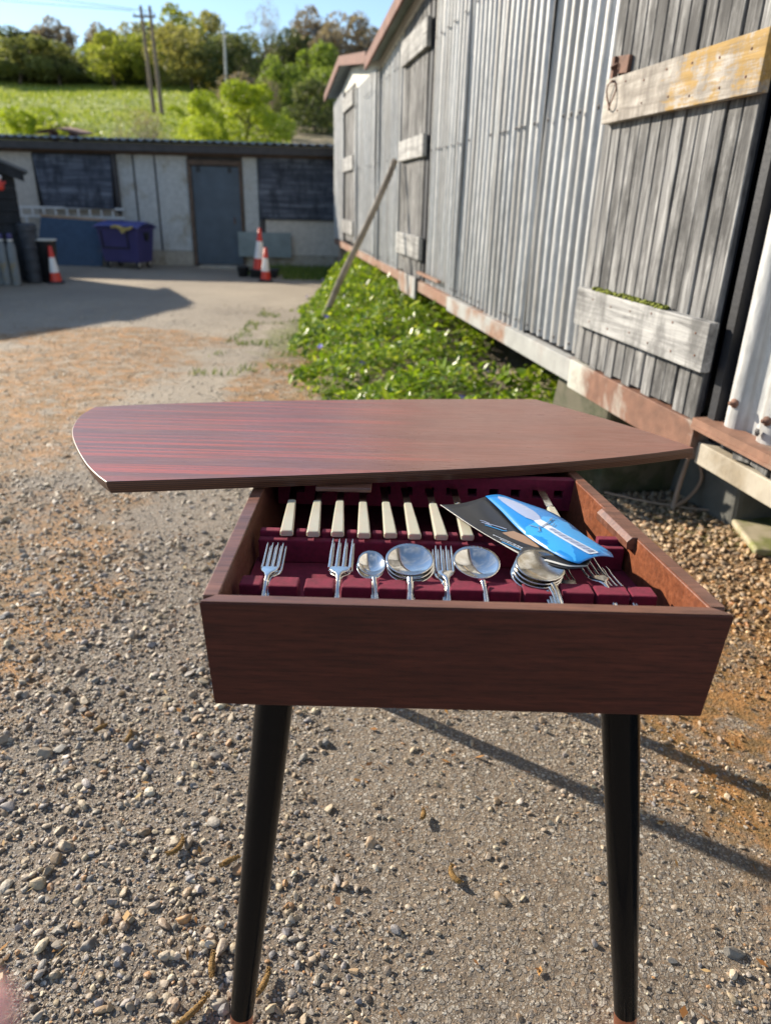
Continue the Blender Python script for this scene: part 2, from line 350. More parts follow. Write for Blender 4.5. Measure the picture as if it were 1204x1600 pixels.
def gz(x, y):
    a = .010*mnoise.noise(Vector((x*1.3, y*1.3, 0))) + .004*mnoise.noise(Vector((x*5, y*5, 3)))
    return a - .003
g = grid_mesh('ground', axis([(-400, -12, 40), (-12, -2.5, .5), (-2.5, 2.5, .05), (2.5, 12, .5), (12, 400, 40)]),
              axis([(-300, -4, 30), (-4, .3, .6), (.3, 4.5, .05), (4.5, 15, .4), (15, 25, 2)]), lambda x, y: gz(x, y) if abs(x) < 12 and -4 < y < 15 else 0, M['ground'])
tag(g, kind='structure')

def hz(x, y):
    if y < 22: return 0
    h = .168*(y-22) if y < 125 else .168*103 + .05*(y-125)
    return h
def mk_field():
    t = NT('field_grass'); P = t.src
    a = t.noise(t.map((.25, .9, 1)), .9, 7, .65); b = t.noise(t.map((1, 3, 1)), 2.2, 6, .7)
    c = t.ramp(t.mix(.5, a, b), [(.38, (.16, .215, .03)), (.5, (.28, .345, .05)), (.62, (.45, .47, .11))])
    sp = t.n('ShaderNodeSeparateXYZ'); t.l(P, sp.inputs[0])
    # dry scrubby bank to the right
    d = t.math('ADD', t.math('MULTIPLY', t.math('ADD', sp.outputs[0], 10.5), .35), t.math('MULTIPLY', t.noise(P, .25, 5), .8))
    k = t.ramp(d, [(.35, 0.), (.75, 1.)])
    c = t.mix(k, c, t.ramp(t.noise(P, 1.1, 7, .7), [(.35, (.07, .075, .03)), (.5, (.20, .165, .085)), (.65, (.36, .29, .19))]))
    # under the wood: leaf litter
    t.set(c, .9); t.bump(t.mix(.5, b, t.noise(P, 4, 6, .7)), 1.0, .35); return t.m
hill = grid_mesh('hillside', axis([(-400, -60, 34), (-60, 20, 1.6), (20, 400, 38)]), axis([(19.5, 130, 1.5), (130, 800, 40)]),
                 lambda x, y: hz(x, y) - .05 + (.5*mnoise.noise(Vector((x*.06, y*.06, 0))) if y > 26 else 0), mk_field())
tag(hill, kind='structure')

# ------------------------------------------------------------------ gravel stones (uncountable: one object)
def icos(sub):
    import bmesh
    bm = bmesh.new(); bmesh.ops.create_icosphere(bm, subdivisions=sub, radius=1)
    V = np.array([v.co[:] for v in bm.verts]); F = np.array([[v.index for v in f.verts] for f in bm.faces]); bm.free(); return V, F
rng = np.random.default_rng(7)
def in_blob(x, y, cx, cy, rx, ry): return ((x-cx)/rx)**2+((y-cy)/ry)**2 < 1
def stone_field():
    Vs = []; Fs = []; Cs = []; SM = []; base = 0
    PAL = np.array([(.31, .30, .30), (.24, .25, .275), (.41, .355, .28), (.51, .465, .39), (.62, .59, .53), (.34, .255, .175), (.42, .24, .11), (.17, .145, .125), (.38, .325, .25), (.30, .23, .165)])
    PW = np.array([.14, .10, .19, .13, .07, .11, .045, .06, .105, .05]); PW /= PW.sum()
    templ = {}
    for sub in (1, 2, 3):
        V0, F0 = icos(sub); L = []
        for k in range(14):
            d = V0.copy()
            for _ in range(11 if k % 3 else 4):   # chip facets
                nrm = rng.normal(size=3); nrm /= np.linalg.norm(nrm); lim = rng.uniform(.38, .8)
                pr = d @ nrm; ex = np.clip(pr-lim, 0, None); d = d - ex[:, None]*nrm*.9
            if sub == 3:
                nn = np.array([mnoise.noise(Vector(v*2.5+k)) for v in d]); d = d*(1+.06*nn[:, None])
            L.append(d)
        templ[sub] = (L, F0)
    def batch(n, x0, x1, y0, y1, rmin, rmax, sub, dens, powr=2.2, sm=False):
        nonlocal base
        x = rng.uniform(x0, x1, n); y = rng.uniform(y0, y1, n)
        keep = np.abs(x) < .62*y+.5
        pr = np.array([dens(a, b) for a, b in zip(x, y)]); keep &= rng.uniform(size=n) < pr
        x = x[keep]; y = y[keep]; n = len(x)
        r = rmin + (rmax-rmin)*rng.uniform(size=n)**powr
        L, F0 = templ[sub]
        T = rng.integers(0, len(L), n); sc = np.stack([r*rng.uniform(.8, 1.35, n), r*rng.uniform(.65, 1.0, n), r*rng.uniform(.38, .75, n)*np.where(y > 3.1, .5, 1.)], 1)
        a = rng.uniform(0, 2*pi, n); tx = rng.normal(0, .3, n); ty = rng.normal(0, .3, n)
        P = np.stack(L)[T]*sc[:, None, :]
        ca, sa = np.cos(tx)[:, None], np.sin(tx)[:, None]; Y = P[..., 1]*ca-P[..., 2]*sa; Z = P[..., 1]*sa+P[..., 2]*ca; P[..., 1] = Y; P[..., 2] = Z
        ca, sa = np.cos(ty)[:, None], np.sin(ty)[:, None]; X = P[..., 0]*ca+P[..., 2]*sa; Z = -P[..., 0]*sa+P[..., 2]*ca; P[..., 0] = X; P[..., 2] = Z
        ca, sa = np.cos(a)[:, None], np.sin(a)[:, None]; X = P[..., 0]*ca-P[..., 1]*sa; Y = P[..., 0]*sa+P[..., 1]*ca; P[..., 0] = X; P[..., 1] = Y
        g0 = np.array([gz(p, q) for p, q in zip(x, y)])
        P[..., 0] += x[:, None]; P[..., 1] += y[:, None]; P[..., 2] += (g0 + sc[:, 2]*rng.uniform(.05, .7, n))[:, None]
        nv = P.shape[1]; Vs.append(P.reshape(-1, 3))
        Fs.append((F0[None]+(np.arange(n)*nv)[:, None, None]).reshape(-1, 3)+base); base += n*nv; SM.append((n*len(F0), sm))
        warm = rng.uniform(.8, 1.2, n)
        col = PAL[rng.choice(len(PAL), n, p=PW)]*rng.uniform(.75, 1.2, n)[:, None]*np.array([1.05, .97, .86]); col[:, 2] *= (2-warm)*.5+.5
        wr = np.clip((x-.65)/.5, 0, 1)[:, None]; col = col*(1-wr*np.array([-.22, .06, .38]))
        fy_ = np.clip((y-2.0)/2.0, 0, 1)[:, None]; col = col*(.84+.16*fy_); col = col*(1-.75*fy_)+np.array([.55, .465, .35])*.75*fy_*rng.uniform(.8, 1.15, n)[:, None]  # near stones darkened for painted shade, far ones paled for painted backlight
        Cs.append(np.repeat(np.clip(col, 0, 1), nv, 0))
    def dens(x, y):
        f = .5+.75*mnoise.noise(Vector((x*1.7, y*1.7, 9)))+.5*mnoise.noise(Vector((x*4.5, y*4.5, 2)))
        f += .45 if x < -.15 else 0
        f -= .28 if -.12 < x < .6 and y < 2.2 else 0
        if x > .9 and 1.6 < y < 3.0: f += .35
        return min(1, max(.10, f))
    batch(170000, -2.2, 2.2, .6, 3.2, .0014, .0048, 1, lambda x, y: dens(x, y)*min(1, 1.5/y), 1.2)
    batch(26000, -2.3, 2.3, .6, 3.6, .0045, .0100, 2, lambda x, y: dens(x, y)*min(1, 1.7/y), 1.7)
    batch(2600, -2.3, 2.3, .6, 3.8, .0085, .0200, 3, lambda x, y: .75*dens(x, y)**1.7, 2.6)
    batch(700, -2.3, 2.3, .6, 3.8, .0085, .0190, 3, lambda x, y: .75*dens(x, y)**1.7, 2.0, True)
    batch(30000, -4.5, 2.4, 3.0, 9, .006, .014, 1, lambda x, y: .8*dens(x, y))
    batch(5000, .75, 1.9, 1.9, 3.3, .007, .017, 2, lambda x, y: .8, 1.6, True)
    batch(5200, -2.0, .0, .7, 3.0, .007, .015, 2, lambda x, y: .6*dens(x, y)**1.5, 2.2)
    V = np.concatenate(Vs).astype(np.float32); F = np.concatenate(Fs).astype(np.int32); C = np.concatenate(Cs)
    me = bpy.data.meshes.new('gravel'); me.vertices.add(len(V)); me.vertices.foreach_set('co', V.ravel())
    me.loops.add(F.size); me.loops.foreach_set('vertex_index', F.ravel()); me.polygons.add(len(F))
    me.polygons.foreach_set('loop_start', np.arange(0, F.size, 3, dtype=np.int32)); me.polygons.foreach_set('loop_total', np.full(len(F), 3, dtype=np.int32))
    me.update(calc_edges=True)
    at = me.color_attributes.new('stone_colour', 'FLOAT_COLOR', 'POINT'); at.data.foreach_set('color', np.c_[C, np.ones(len(C))].astype(np.float32).ravel())
    me.polygons.foreach_set('use_smooth', np.concatenate([np.full(k_, f_, dtype=bool) for k_, f_ in SM]))
    t = NT('flint_gravel'); a = t.n('ShaderNodeVertexColor'); a.layer_name = 'stone_colour'
    f = t.noise(t.src, 130, 6, .65); c = t.mix(t.ramp(f, [(.35, .5), (.6, 0.)]), a.outputs[0], (.17, .14, .115)); c = t.mix(t.ramp(t.noise(t.src, 38, 4), [(.58, 0.), (.72, .45)]), c, (.50, .46, .40))
    t.set(c, t.ramp(f, [(.3, .45), (.7, .75)])); t.bump(t.noise(t.src, 350, 4), .35, .002)
    me.materials.append(t.m)
    o = bpy.data.objects.new('gravel', me); COL.objects.link(o); tag(o, 'loose flint gravel and pebbles scattered over the yard', 'gravel', kind='stuff')
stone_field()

# ------------------------------------------------------------------ long corrugated shed on the right
AZ = radians(-10.3); D = Vector((sin(AZ), cos(AZ), 0)); NV = Vector((-D.y, D.x, 0)); A0 = Vector((1.048, 2.009, 0))   # NV points to the yard
shed = empty('corrugated_shed', A0, (0, 0, 0))
tag(shed, 'long raised shed of grey corrugated iron on a rusty beam with weathered wooden doors', 'shed')
# local frame of the shed: x = along the wall (away), y = towards yard
shed.rotation_euler = (0, 0, atan2(D.y, D.x))
def corrugated(s0, s1, zb, zt, name='corrugated_wall', pitch=.088, amp=.0165, seed=0):
    rr = random.Random(seed); b = MB(); sheet = pitch*8; s = s0; i = 0
    zt_f = zt if callable(zt) else (lambda q: zt)
    while s < s1-.02:
        e = min(s+sheet, s1); off = (i % 2)*.009; n = max(4, int((e-s)/pitch*10)); dz = rr.uniform(-.02, .015); tl = rr.uniform(-.004, .006)
        V = []
        zs = 5
        for j in range(zs+1):
            for k in range(n+1):
                q = s+(e-s+.03*(e < s1))*k/n; ph = (q-s0)/pitch*2*pi
                w = cos(ph); w = math.copysign(abs(w)**.62, w)
                z = zb+dz+(zt_f(q)-zb-dz)*j/zs
                y = amp*w+off+tl*sin(j*1.3+i)+.0025*mnoise.noise(Vector((q*4, z*2.5, i)))
                V.append((q, y, z))
        F = [(j*(n+1)+k, j*(n+1)+k+1, (j+1)*(n+1)+k+1, (j+1)*(n+1)+k) for j in range(zs) for k in range(n)]
        b.add(V, F, 0, True); s = e; i += 1
    # fixing screws
    for zz in (.655, 1.575, 2.3):
        q = s0+pitch*1.0
        while q < s1-.03:
            if rr.random() < .75 and zz < zt_f(q)-.1:
                b.add([(q+.012*cos(a*pi/3), .020+amp+.004*(a % 2 == 9), zz+.012*sin(a*pi/3)+rr.uniform(-.002, .002)) for a in range(6)]+[(q, .028+amp, zz)],
                      [(a, (a+1) % 6, 6) for a in range(6)], 1)
            q += pitch*(1 if rr.random() < .5 else 2)
    b.build(name, [M['corr'], M['fascia']], shed)
for q, zz in ((.04, .70), (-.11, .69), (-.26, .70), (-.02, 1.2), (-.30, 1.62)):
    b = MB(); b.lathe([(0, .0), (.014, .0), (.014, .008), (.006, .010), (.006, .02), (0, .02)], c=(0, 0, 0), seg=8)
    for i in range(len(b.v)-48, len(b.v)): x_, y_, z_ = b.v[i]; b.v[i] = (q+x_, .026+z_, zz+y_)
    b.build('bolt', M['rust'], shed)
def roofz(s):                       # eave/gable line of the two sheds
    if s <= 6.72: return 2.52+.115*(6.72-s) if s > 1.2 else 3.15
    if s <= 9.2: return 2.52+.16*(s-6.72)/2.48*2.0
    return 2.84-(s-9.2)*.075
corrugated(-2.2, .10, .60, 3.1, seed=1, pitch=.15, amp=.024)
corrugated(1.13, 4.22, .60, lambda s: roofz(s)-.02, seed=2)
corrugated(5.34, 6.70, .60, lambda s: roofz(s)-.06, seed=3, amp=.040, pitch=.15)
corrugated(6.76, 8.62, .62, lambda s: min(2.50, roofz(s)-.05), seed=4, amp=.050, pitch=.19)
corrugated(9.80, 11.15, .62, lambda s: min(2.62, roofz(s)-.08), seed=5, amp=.050, pitch=.19)
# body of the shed behind the cladding
b = MB(); b.box(-2.2, 11.3, -.16, -.06, .60, 2.45); b.box(-2.2, 6.7, -3.0, -2.9, .60, 3.0); b.box(11.2, 11.3, -3, -.165, .6, 2.45); b.build('inner_wall', M['darkgap'], shed)
b = MB(); b.prism([(6.76, 2.50), (8.9, 2.50), (11.1, 2.60), (9.2, 2.82), (6.76, 2.56)], -.05, .012, axis='y'); b.build('gable_panel', M['offwhite'], shed)
# roofs with bargeboards
b = MB()
for (s0, z0, s1, z1) in ((-2.2, 3.35, 6.75, 2.52+.02), (6.68, 2.56, 9.2, 2.90), (9.2, 2.90, 11.35, 2.70)):
    L = sqrt((s1-s0)**2+(z1-z0)**2)
    b.hexa([(s0, -3.2, z0), (s1, -3.2, z1), (s1, .16, z1), (s0, .16, z0), (s0, -3.2, z0+.05), (s1, -3.2, z1+.05), (s1, .16, z1+.05), (s0, .16, z0+.05)])
b.build('roof', M['greygreen'], shed)
b = MB()
for (s0, z0, s1, z1) in ((-2.2, 3.33, 6.75, 2.50), (6.68, 2.55, 9.2, 2.89), (9.2, 2.89, 11.35, 2.69)):
    b.hexa([(s0, .162, z0-.05), (s1, .162, z1-.05), (s1, .185, z1-.05), (s0, .185, z0-.05), (s0, .162, z0+.06), (s1, .162, z1+.06), (s1, .185, z1+.06), (s0, .185, z0+.06)])
b.build('bargeboard', M['bargeboard'], shed, .004)
b = MB()
b.hexa([(-.5, .014, 3.08), (6.68, .014, 2.44), (6.68, .045, 2.44), (-.5, .045, 3.08), (-.5, .014, 3.18), (6.68, .014, 2.53), (6.68, .045, 2.53), (-.5, .045, 3.18)])
b.build('top_trim', M['offwhite'], shed)
# sill beams
b = MB(); b.box(1.13, 3.35, .0, .05, .50, .598); b.build('sill_beam', M['greybeam'], shed, .004)
b = MB(); b.box(3.352, 11.2, .0, .045, .515, .598); b.build('sill_beam', M['redbeam'], shed, .004)
b = MB(); b.box(.16, 1.128, .0, .062, .485, .605); b.build('sill_plate', M['rustbeam'], shed, .003)
b = MB(); b.box(-2.2, .158, .0, .04, .475, .545); b.build('sill_beam', M['concrete'], shed, .004)
b = MB(); b.box(-2.2, .157, .0, .075, .603, .625); b.box(-2.2, .157, .070, .078, .592, .603); b.build('angle_iron', M['redbeam'], shed)
b = MB()
for i in range(14): b.obox((-.05-i*.085, .02, .575), (.075, .04, .045), (0, random.Random(i).uniform(-.2, .2), 0))
b.build('packing_strip', M['board'], shed, .004)
b = MB(); b.obox((4.75, .062, .535), (.75, .02, .17)); b.build('cover_plate', M['greybeam'], shed, .003)
b = MB(); b.box(3.55, 4.3, .05, .075, .665, .685); b.build('angle_iron', M['redbeam'], shed)
# floor and feet
b = MB(); b.box(-2.2, 11.2, -3.0, -.002, .50, .598); b.build('shed_floor', M['darkgap'], shed)
for s0_, s1_, ya, yb, h_, mt in ((1.06, 1.62, -.70, -.10, .46, 'mossy'), (.66, 1.05, -1.0, -.52, .36, 'greyblock')):
    rr = random.Random(int(s0_*9)); b = MB(); b.hexa([(s0_, ya, -.02), (s1_, ya, -.02), (s1_+.03, yb+.04, -.02), (s0_-.04, yb, -.02), (s0_+.02, ya, h_), (s1_-.03, ya, h_), (s1_-.02, yb, h_), (s0_+.02, yb-.03, h_-.03)]); b.build('foundation_block', M[mt], shed, .03, 3)
for s_, w_, h_, mt, dep in ((3.9, .3, .5, 'mossy', .4), (6.7, .3, .5, 'mossy', .4), (9.0, .3, .5, 'mossy', .4), (11.0, .12, .5, 'prop', .12)):
    b = MB(); b.box(s_-w_/2, s_+w_/2, -.95-dep if s_ < 10 else -.13, -.95 if s_ < 10 else -.01, -.02, h_-.002); b.build('foundation_block', M[mt], shed, .02)
b = MB(); b.box(-2.2, 11.2, -1.6, -1.5, -.02, .498); b.build('foundation_wall', M['mossy'], shed)
# doors
def plank_door(s0, s1, z0, z1, y, n, seed, name='door'):
    rr = random.Random(seed); b = MB(); w = (s1-s0)/n
    for i in range(n):
        a = s0+i*w; g_ = w*.045; yy = y+rr.uniform(-.003, .003); zb = z0+rr.uniform(-.012, .008)
        b.hexa([(a+g_, y-.022, zb), (a+w-g_, y-.022, zb), (a+w-g_, yy, zb), (a+g_, yy, zb), (a+g_, y-.022, z1), (a+w-g_, y-.022, z1), (a+w-g_, yy+rr.uniform(-.003, .003), z1), (a+g_, yy, z1)])
    b.box(s0+.004, s1-.004, y-.030, y-.014, z0+.015, z1-.01, 1)
    return b.build(name, [M['board'], M['darkgap']], shed, .003, 1)
nd = plank_door(.18, 1.11, .615, 3.0, .052, 13, 4); nd['label'] = 'near weathered grey plank door with two thick battens'
def batten(door, s0, s1, z0, z1, mat, tz=.0):
    bb = MB(); bb.hexa([(s0, .054, z0), (s1, .054, z0+tz), (s1, .086, z0+tz), (s0, .086, z0), (s0, .054, z1), (s1, .054, z1+tz), (s1, .086, z1+tz), (s0, .086, z1)])
    rq = random.Random(int(z0*100))
    for zz in (z0+.035, z1-.03):
        for q in (.2, .34, .48, .62, .78, .93): bb.obox((q+rq.uniform(-.02, .02), .0865, zz+rq.uniform(-.01, .01)), (.007, .004, .007), mi=1)
    return bb.build('batten', [M[mat], M['rust']], door, .002, 2)
batten(nd, .15, 1.07, 1.50, 1.645, 'batten_lichen'); batten(nd, .15, 1.09, .765, .912, 'batten')
b = MB()
for i in range(160):
    rr = random.Random(i+50); q = rr.uniform(.42, .98); b.obox((q, .060+rr.uniform(0, .022), .914+rr.uniform(0, .006)), (.012, .01, .008), (rr.random(), rr.random(), rr.random()))
b.build('moss', mat_simple('moss', (.14, .16, .02), .95, 0, .4, 60, .5), nd)
b = MB(); b.obox((1.0, .062, 1.685), (.10, .014, .055), (0, -.1, 0)); b.obox((1.045, .072, 1.68), (.02, .02, .07)); b.tube([(1.02, .074, 1.69), (1.035, .09, 1.68), (1.05, .074, 1.67)], .005, 6); b.build('hasp', M['rust'], nd, .002)
b = MB(); b.tube([(1.0+.028*cos(a), .095+.008*sin(a*2), 1.585+.045*sin(a)) for a in [2*pi*k/14 for k in range(15)]], .0028, 6); b.tube([(1.0, .084, 1.632), (1.0, .1, 1.632)], .004, 6); b.build('ring_handle', M['rust'], nd)
# near-black strip painting the shade in the gap right of the near door
b = MB(); b.box(.115, .150, -.05, .03, .61, 3.0); b.build('gap_shade_strip', M['darkgap'], shed)
md_ = plank_door(4.36, 5.33, .62, 2.62, .035, 8, 9); md_['label'] = 'middle weathered plank door held shut by the leaning prop'
for z0, z1 in ((2.27, 2.46), (1.54, 1.70), (.77, .95)):
    bb = MB(); bb.box(4.27, 5.27, .037, .075, z0, z1); bb.build('batten', M['batten'], md_, .005)
b = MB(); b.box(4.235, 4.335, -.055, .028, .61, 2.63); b.build('gap_shade_strip', M['darkgap'], shed)  # near-black strip painting the shade in the middle door's gap
fd = plank_door(8.72, 9.72, .66, 2.60, .03, 7, 12); fd['label'] = 'farthest plank door near the end of the shed'
for z0, z1 in ((2.34, 2.52), (1.58, 1.76), (.76, .94)):
    bb = MB(); bb.box(8.66, 9.84, .032, .066, z0, z1); bb.build('batten', M['batten'], fd, .005)
b = MB(); b.box(6.70, 6.76, -.02, .02, .55, 2.53); b.build('joint_post', M['darkgap'], shed)
b = MB(); b.box(11.15, 11.22, -.05, .03, .52, 2.62); b.build('corner_post', M['offwhite'], shed)

# prop pole leaning on the middle door
def world_shed(s, y, z): return A0 + D*s + NV*y + Vector((0, 0, z))
p_top = world_shed(5.22, .115, 1.55); p_bot = Vector((-.70, 6.63, .0))
dirv = (p_top-p_bot); Lp = dirv.length
b = MB(); rr = random.Random(2); pts = []; rad = []
for i in range(13): pts.append((rr.uniform(-.006, .006)+.02*sin(i*.5), 0, Lp*i/12)); rad.append(.036-.005*i/12)
b.tube(pts, rad, 8, flat=.7)
o = b.build('timber_prop', M['prop']); o.location = p_bot; o.rotation_euler = dirv.to_track_quat('Z', 'Y').to_euler()
tag(o, 'long thin timber prop leaning from the green plants against the middle shed door', 'prop')

# mossy slab beside the shed and rooty stems under it
b = MB(); n = 18
b.prism([(0, -.6), (.42, -.75), (.62, -.1), (.56, .7), (.38, 1.15), (.02, 1.0), (-.03, .2)], 0, .05)
o = b.build('concrete_slab', M['mossslab'], None, .012, loc=(1.12, 4.3, 0.0), rot=(0, 0, radians(8))); tag(o, 'mossy pale concrete slab lying under the shed beyond the table top', 'slab')
b = MB(); b.prism([(0, 0), (1.2, -.15), (1.25, .5), (.05, .42)], 0, .03)
o = b.build('concrete_slab', M['mossslab'], None, .01, loc=(1.42, 2.45, 0.0)); tag(o, 'greenish concrete slab at the right edge beside the gravel', 'slab')
b = MB()
b.tube([Vector(p) for p in smooth_curve([(0, 0, 0), (.02, .03, .10), (.045, .05, .22), (.07, .06, .34), (.075, .07, .47)], 4)], [.012-.006*i/16 for i in range(17)], 7)
b.tube([Vector(p) for p in smooth_curve([(.0, .0, .01), (.07, .02, .05), (.115, .04, .12), (.10, .05, .19), (.055, .05, .25)], 4)], [.010-.005*i/16 for i in range(17)], 7)
b.tube([Vector(p) for p in smooth_curve([(.02, 0, .01), (-.1, .05, .01), (-.28, .1, .03)], 4)], .005, 6)
b.tube([Vector(p) for p in smooth_curve([(0.02, 0, .01), (.2, -.05, .012), (.45, -.1, .015), (.6, -.3, .01)], 4)], .004, 6)
o = b.build('dead_stem', M['twig'], loc=(1.27, 2.9, 0)); tag(o, 'bare twisted stem rising from the gravel below the rusty beam', 'stem')

# ------------------------------------------------------------------ low building across the yard
YB = 14.2
hb = empty('low_outbuilding', (-4.5, YB, 0)); tag(hb, 'long low outbuilding with pale panels, boarded windows and a slate blue door', 'building')
OX = 4.5      # local x = world x + 4.5
def fb(name, x0, x1, z0, z1, y0, y1, mat, bev=.004, par=None):
    b = MB(); b.box(x0+OX, x1+OX, y0, y1, z0, z1); return b.build(name, M[mat], par or hb, bev, 1)
fb('plinth', -12, -3.72, -.02, .25, -.03, 3.2, 'concrete'); fb('plinth', -2.76, 1.2, -.02, .22, -.03, 3.2, 'concrete')
fb('back_wall', -12, 1.2, .252, 2.0, .05, 3.0, 'fascia')
for x0, x1, mt in ((-12, -9.0, 'creampanel'), (-8.98, -6.52, 'creampanel'), (-5.02, -4.72, 'cement'), (-4.69, -4.33, 'cement'), (-4.30, -3.74, 'cement'), (-2.74, -2.47, 'cement')):
    fb('wall_panel', x0, x1, .254, 1.86, -.012, .049, mt)
fb('wall_panel', -6.50, -5.05, .254, .95, -.012, .049, 'creampanel')
fb('wall_panel', -2.36, .0, .225, .838, -.018, .049, 'creampanel')
fb('cover_strip', -4.718, -4.692, .254, 1.86, -.022, .048, 'fascia'); fb('cover_strip', -4.328, -4.302, .254, 1.86, -.022, .048, 'fascia')
fb('cover_strip', -2.465, -2.375, .225, .84, -.02, .049, 'fascia')
fb('post', -5.06, -4.99, .86, 1.86, -.10, -.024, 'fascia')
# boarded windows
b = MB(); b.hexa([(-6.36+OX, -.16, .955), (-5.08+OX, -.20, .94), (-5.08+OX, -.17, .94), (-6.36+OX, -.13, .955), (-6.49+OX, -.07, 1.83), (-5.08+OX, -.07, 1.83), (-5.08+OX, -.04, 1.83), (-6.49+OX, -.04, 1.83)])
w1 = b.build('boarded_window', M['slate'], hb, .004); w1['label'] = 'dark boarded window flap hanging slightly open at the left'
w2 = fb('boarded_window', -2.45, .0, .845, 1.86, -.07, -.03, 'slate'); w2['label'] = 'wide dark boarded window beside the corrugated shed'
# door
fb('door_frame', -3.735, -3.665, 0, 1.80, -.05, .06, 'brownwood'); fb('door_frame', -2.80, -2.755, 0, 1.80, -.05, .06, 'brownwood'); fb('door_frame', -3.664, -2.801, 1.715, 1.80, -.06, .06, 'brownwood')
dr = fb('door', -3.66, -2.805, .03, 1.70, -.02, .035, 'doorblue')
b = MB(); b.tube([(-2.92+OX, -.045, .86), (-2.92+OX, -.055, .80), (-2.92+OX, -.045, .74)], .010, 8); b.build('handle', M['rust'], dr)
for x in (-3.54, -2.97): b = MB(); b.box(x-.035+OX, x+.035+OX, -.032, -.021, 1.60, 1.69); b.build('hinge', M['blackplastic'], dr)
fb('doorstep', -3.55, -2.75, -.02, .03, -.5, -.062, 'concrete', .01)
# fascia, eave and corrugated roof
fb('rail', -12, 1.2, 1.862, 1.935, -.06, .049, 'brownwood'); fb('fascia', -12, 1.2, 1.90, 2.03, -.26, -.225, 'fascia'); fb('soffit', -12, 1.2, 1.937, 1.955, -.224, .0, 'fascia')
b = MB(); n = int(13.2/.15*8); V = []
for j in range(2):
    for k in range(n+1):
        x = -12+13.2*k/n; w = .020*cos(2*pi*x/.15); V.append((x+OX, -.34 if j == 0 else 3.2, (2.065-.004*(x+1) if j == 0 else 2.25)+w))
b.add(V, [(k, k+1, n+2+k, n+1+k) for k in range(n)], 0, True); b.build('roof', M['roofsheet'], hb, solid=.008)
# bent rusty sheet lying on roof
b = MB(); V = []
for i in range(9):
    t = i/8; x = -.40+.8*t; z = .10+.09*sin(pi*t**.8)
    V += [(x, -.10, z-.05), (x+.03, .5, z+.02)]
b.add(V, [(2*i, 2*i+2, 2*i+3, 2*i+1) for i in range(8)], 0, True)
b.box(-.2, -.16, .0, .3, -.03, .12); b.box(.16, .2, .0, .3, -.03, .1)
o = b.build('metal_sheet', M['rust'], loc=(-5.95, 14.2, 2.09), solid=.01); tag(o, 'bent rusty metal sheet lying on the left part of the low roof', 'metal sheet')
b = MB()
b.box(-2.86, -1.88, -.14, -.115, .19, .62); o = b.build('grey_green_sheet', M['greygreen'], loc=(0, YB, 0)); tag(o, 'grey-green flat panel propped on the plinth right of the blue door', 'panel')

# ladder, blue board
b = MB()
for z in (.80, .95): b.box(-6.9, -4.92, -.17, -.14, z-.018, z+.018)
for i in range(9): x = -6.8+.21*i; b.box(x-.016, x+.016, -.168, -.142, .819, .931)
for x in (-6.72, -5.9): b.box(x-.02, x+.02, -.172, -.138, -.02 if x < -5 else .45, .781)
o = b.build('ladder', M['ladder'], loc=(0, YB, 0)); tag(o, 'pale ladder on its side against the wall behind the blue board', 'ladder')
bb_ = empty('painted_board', (-5.75, 13.5, 0)); tag(bb_, 'large blue painted board leaning upright left of the purple bin', 'board')
b = MB(); b.hexa([(-.66, -.02, 0), (.52, -.02, 0), (.52, .01, 0), (-.66, .01, 0), (-.54, .18, .80), (.62, .18, .75), (.62, .21, .75), (-.54, .21, .80)]); b.build('panel', M['blueply'], bb_, .003)
b = MB(); b.hexa([(-.54, .172, .802), (.62, .172, .752), (.62, .215, .752), (-.54, .215, .802), (-.54, .172, .84), (.62, .172, .79), (.62, .215, .79), (-.54, .215, .84)]); b.build('top_edge', mat_simple('bare_wood_edge', (.42, .29, .18), .8), bb_)

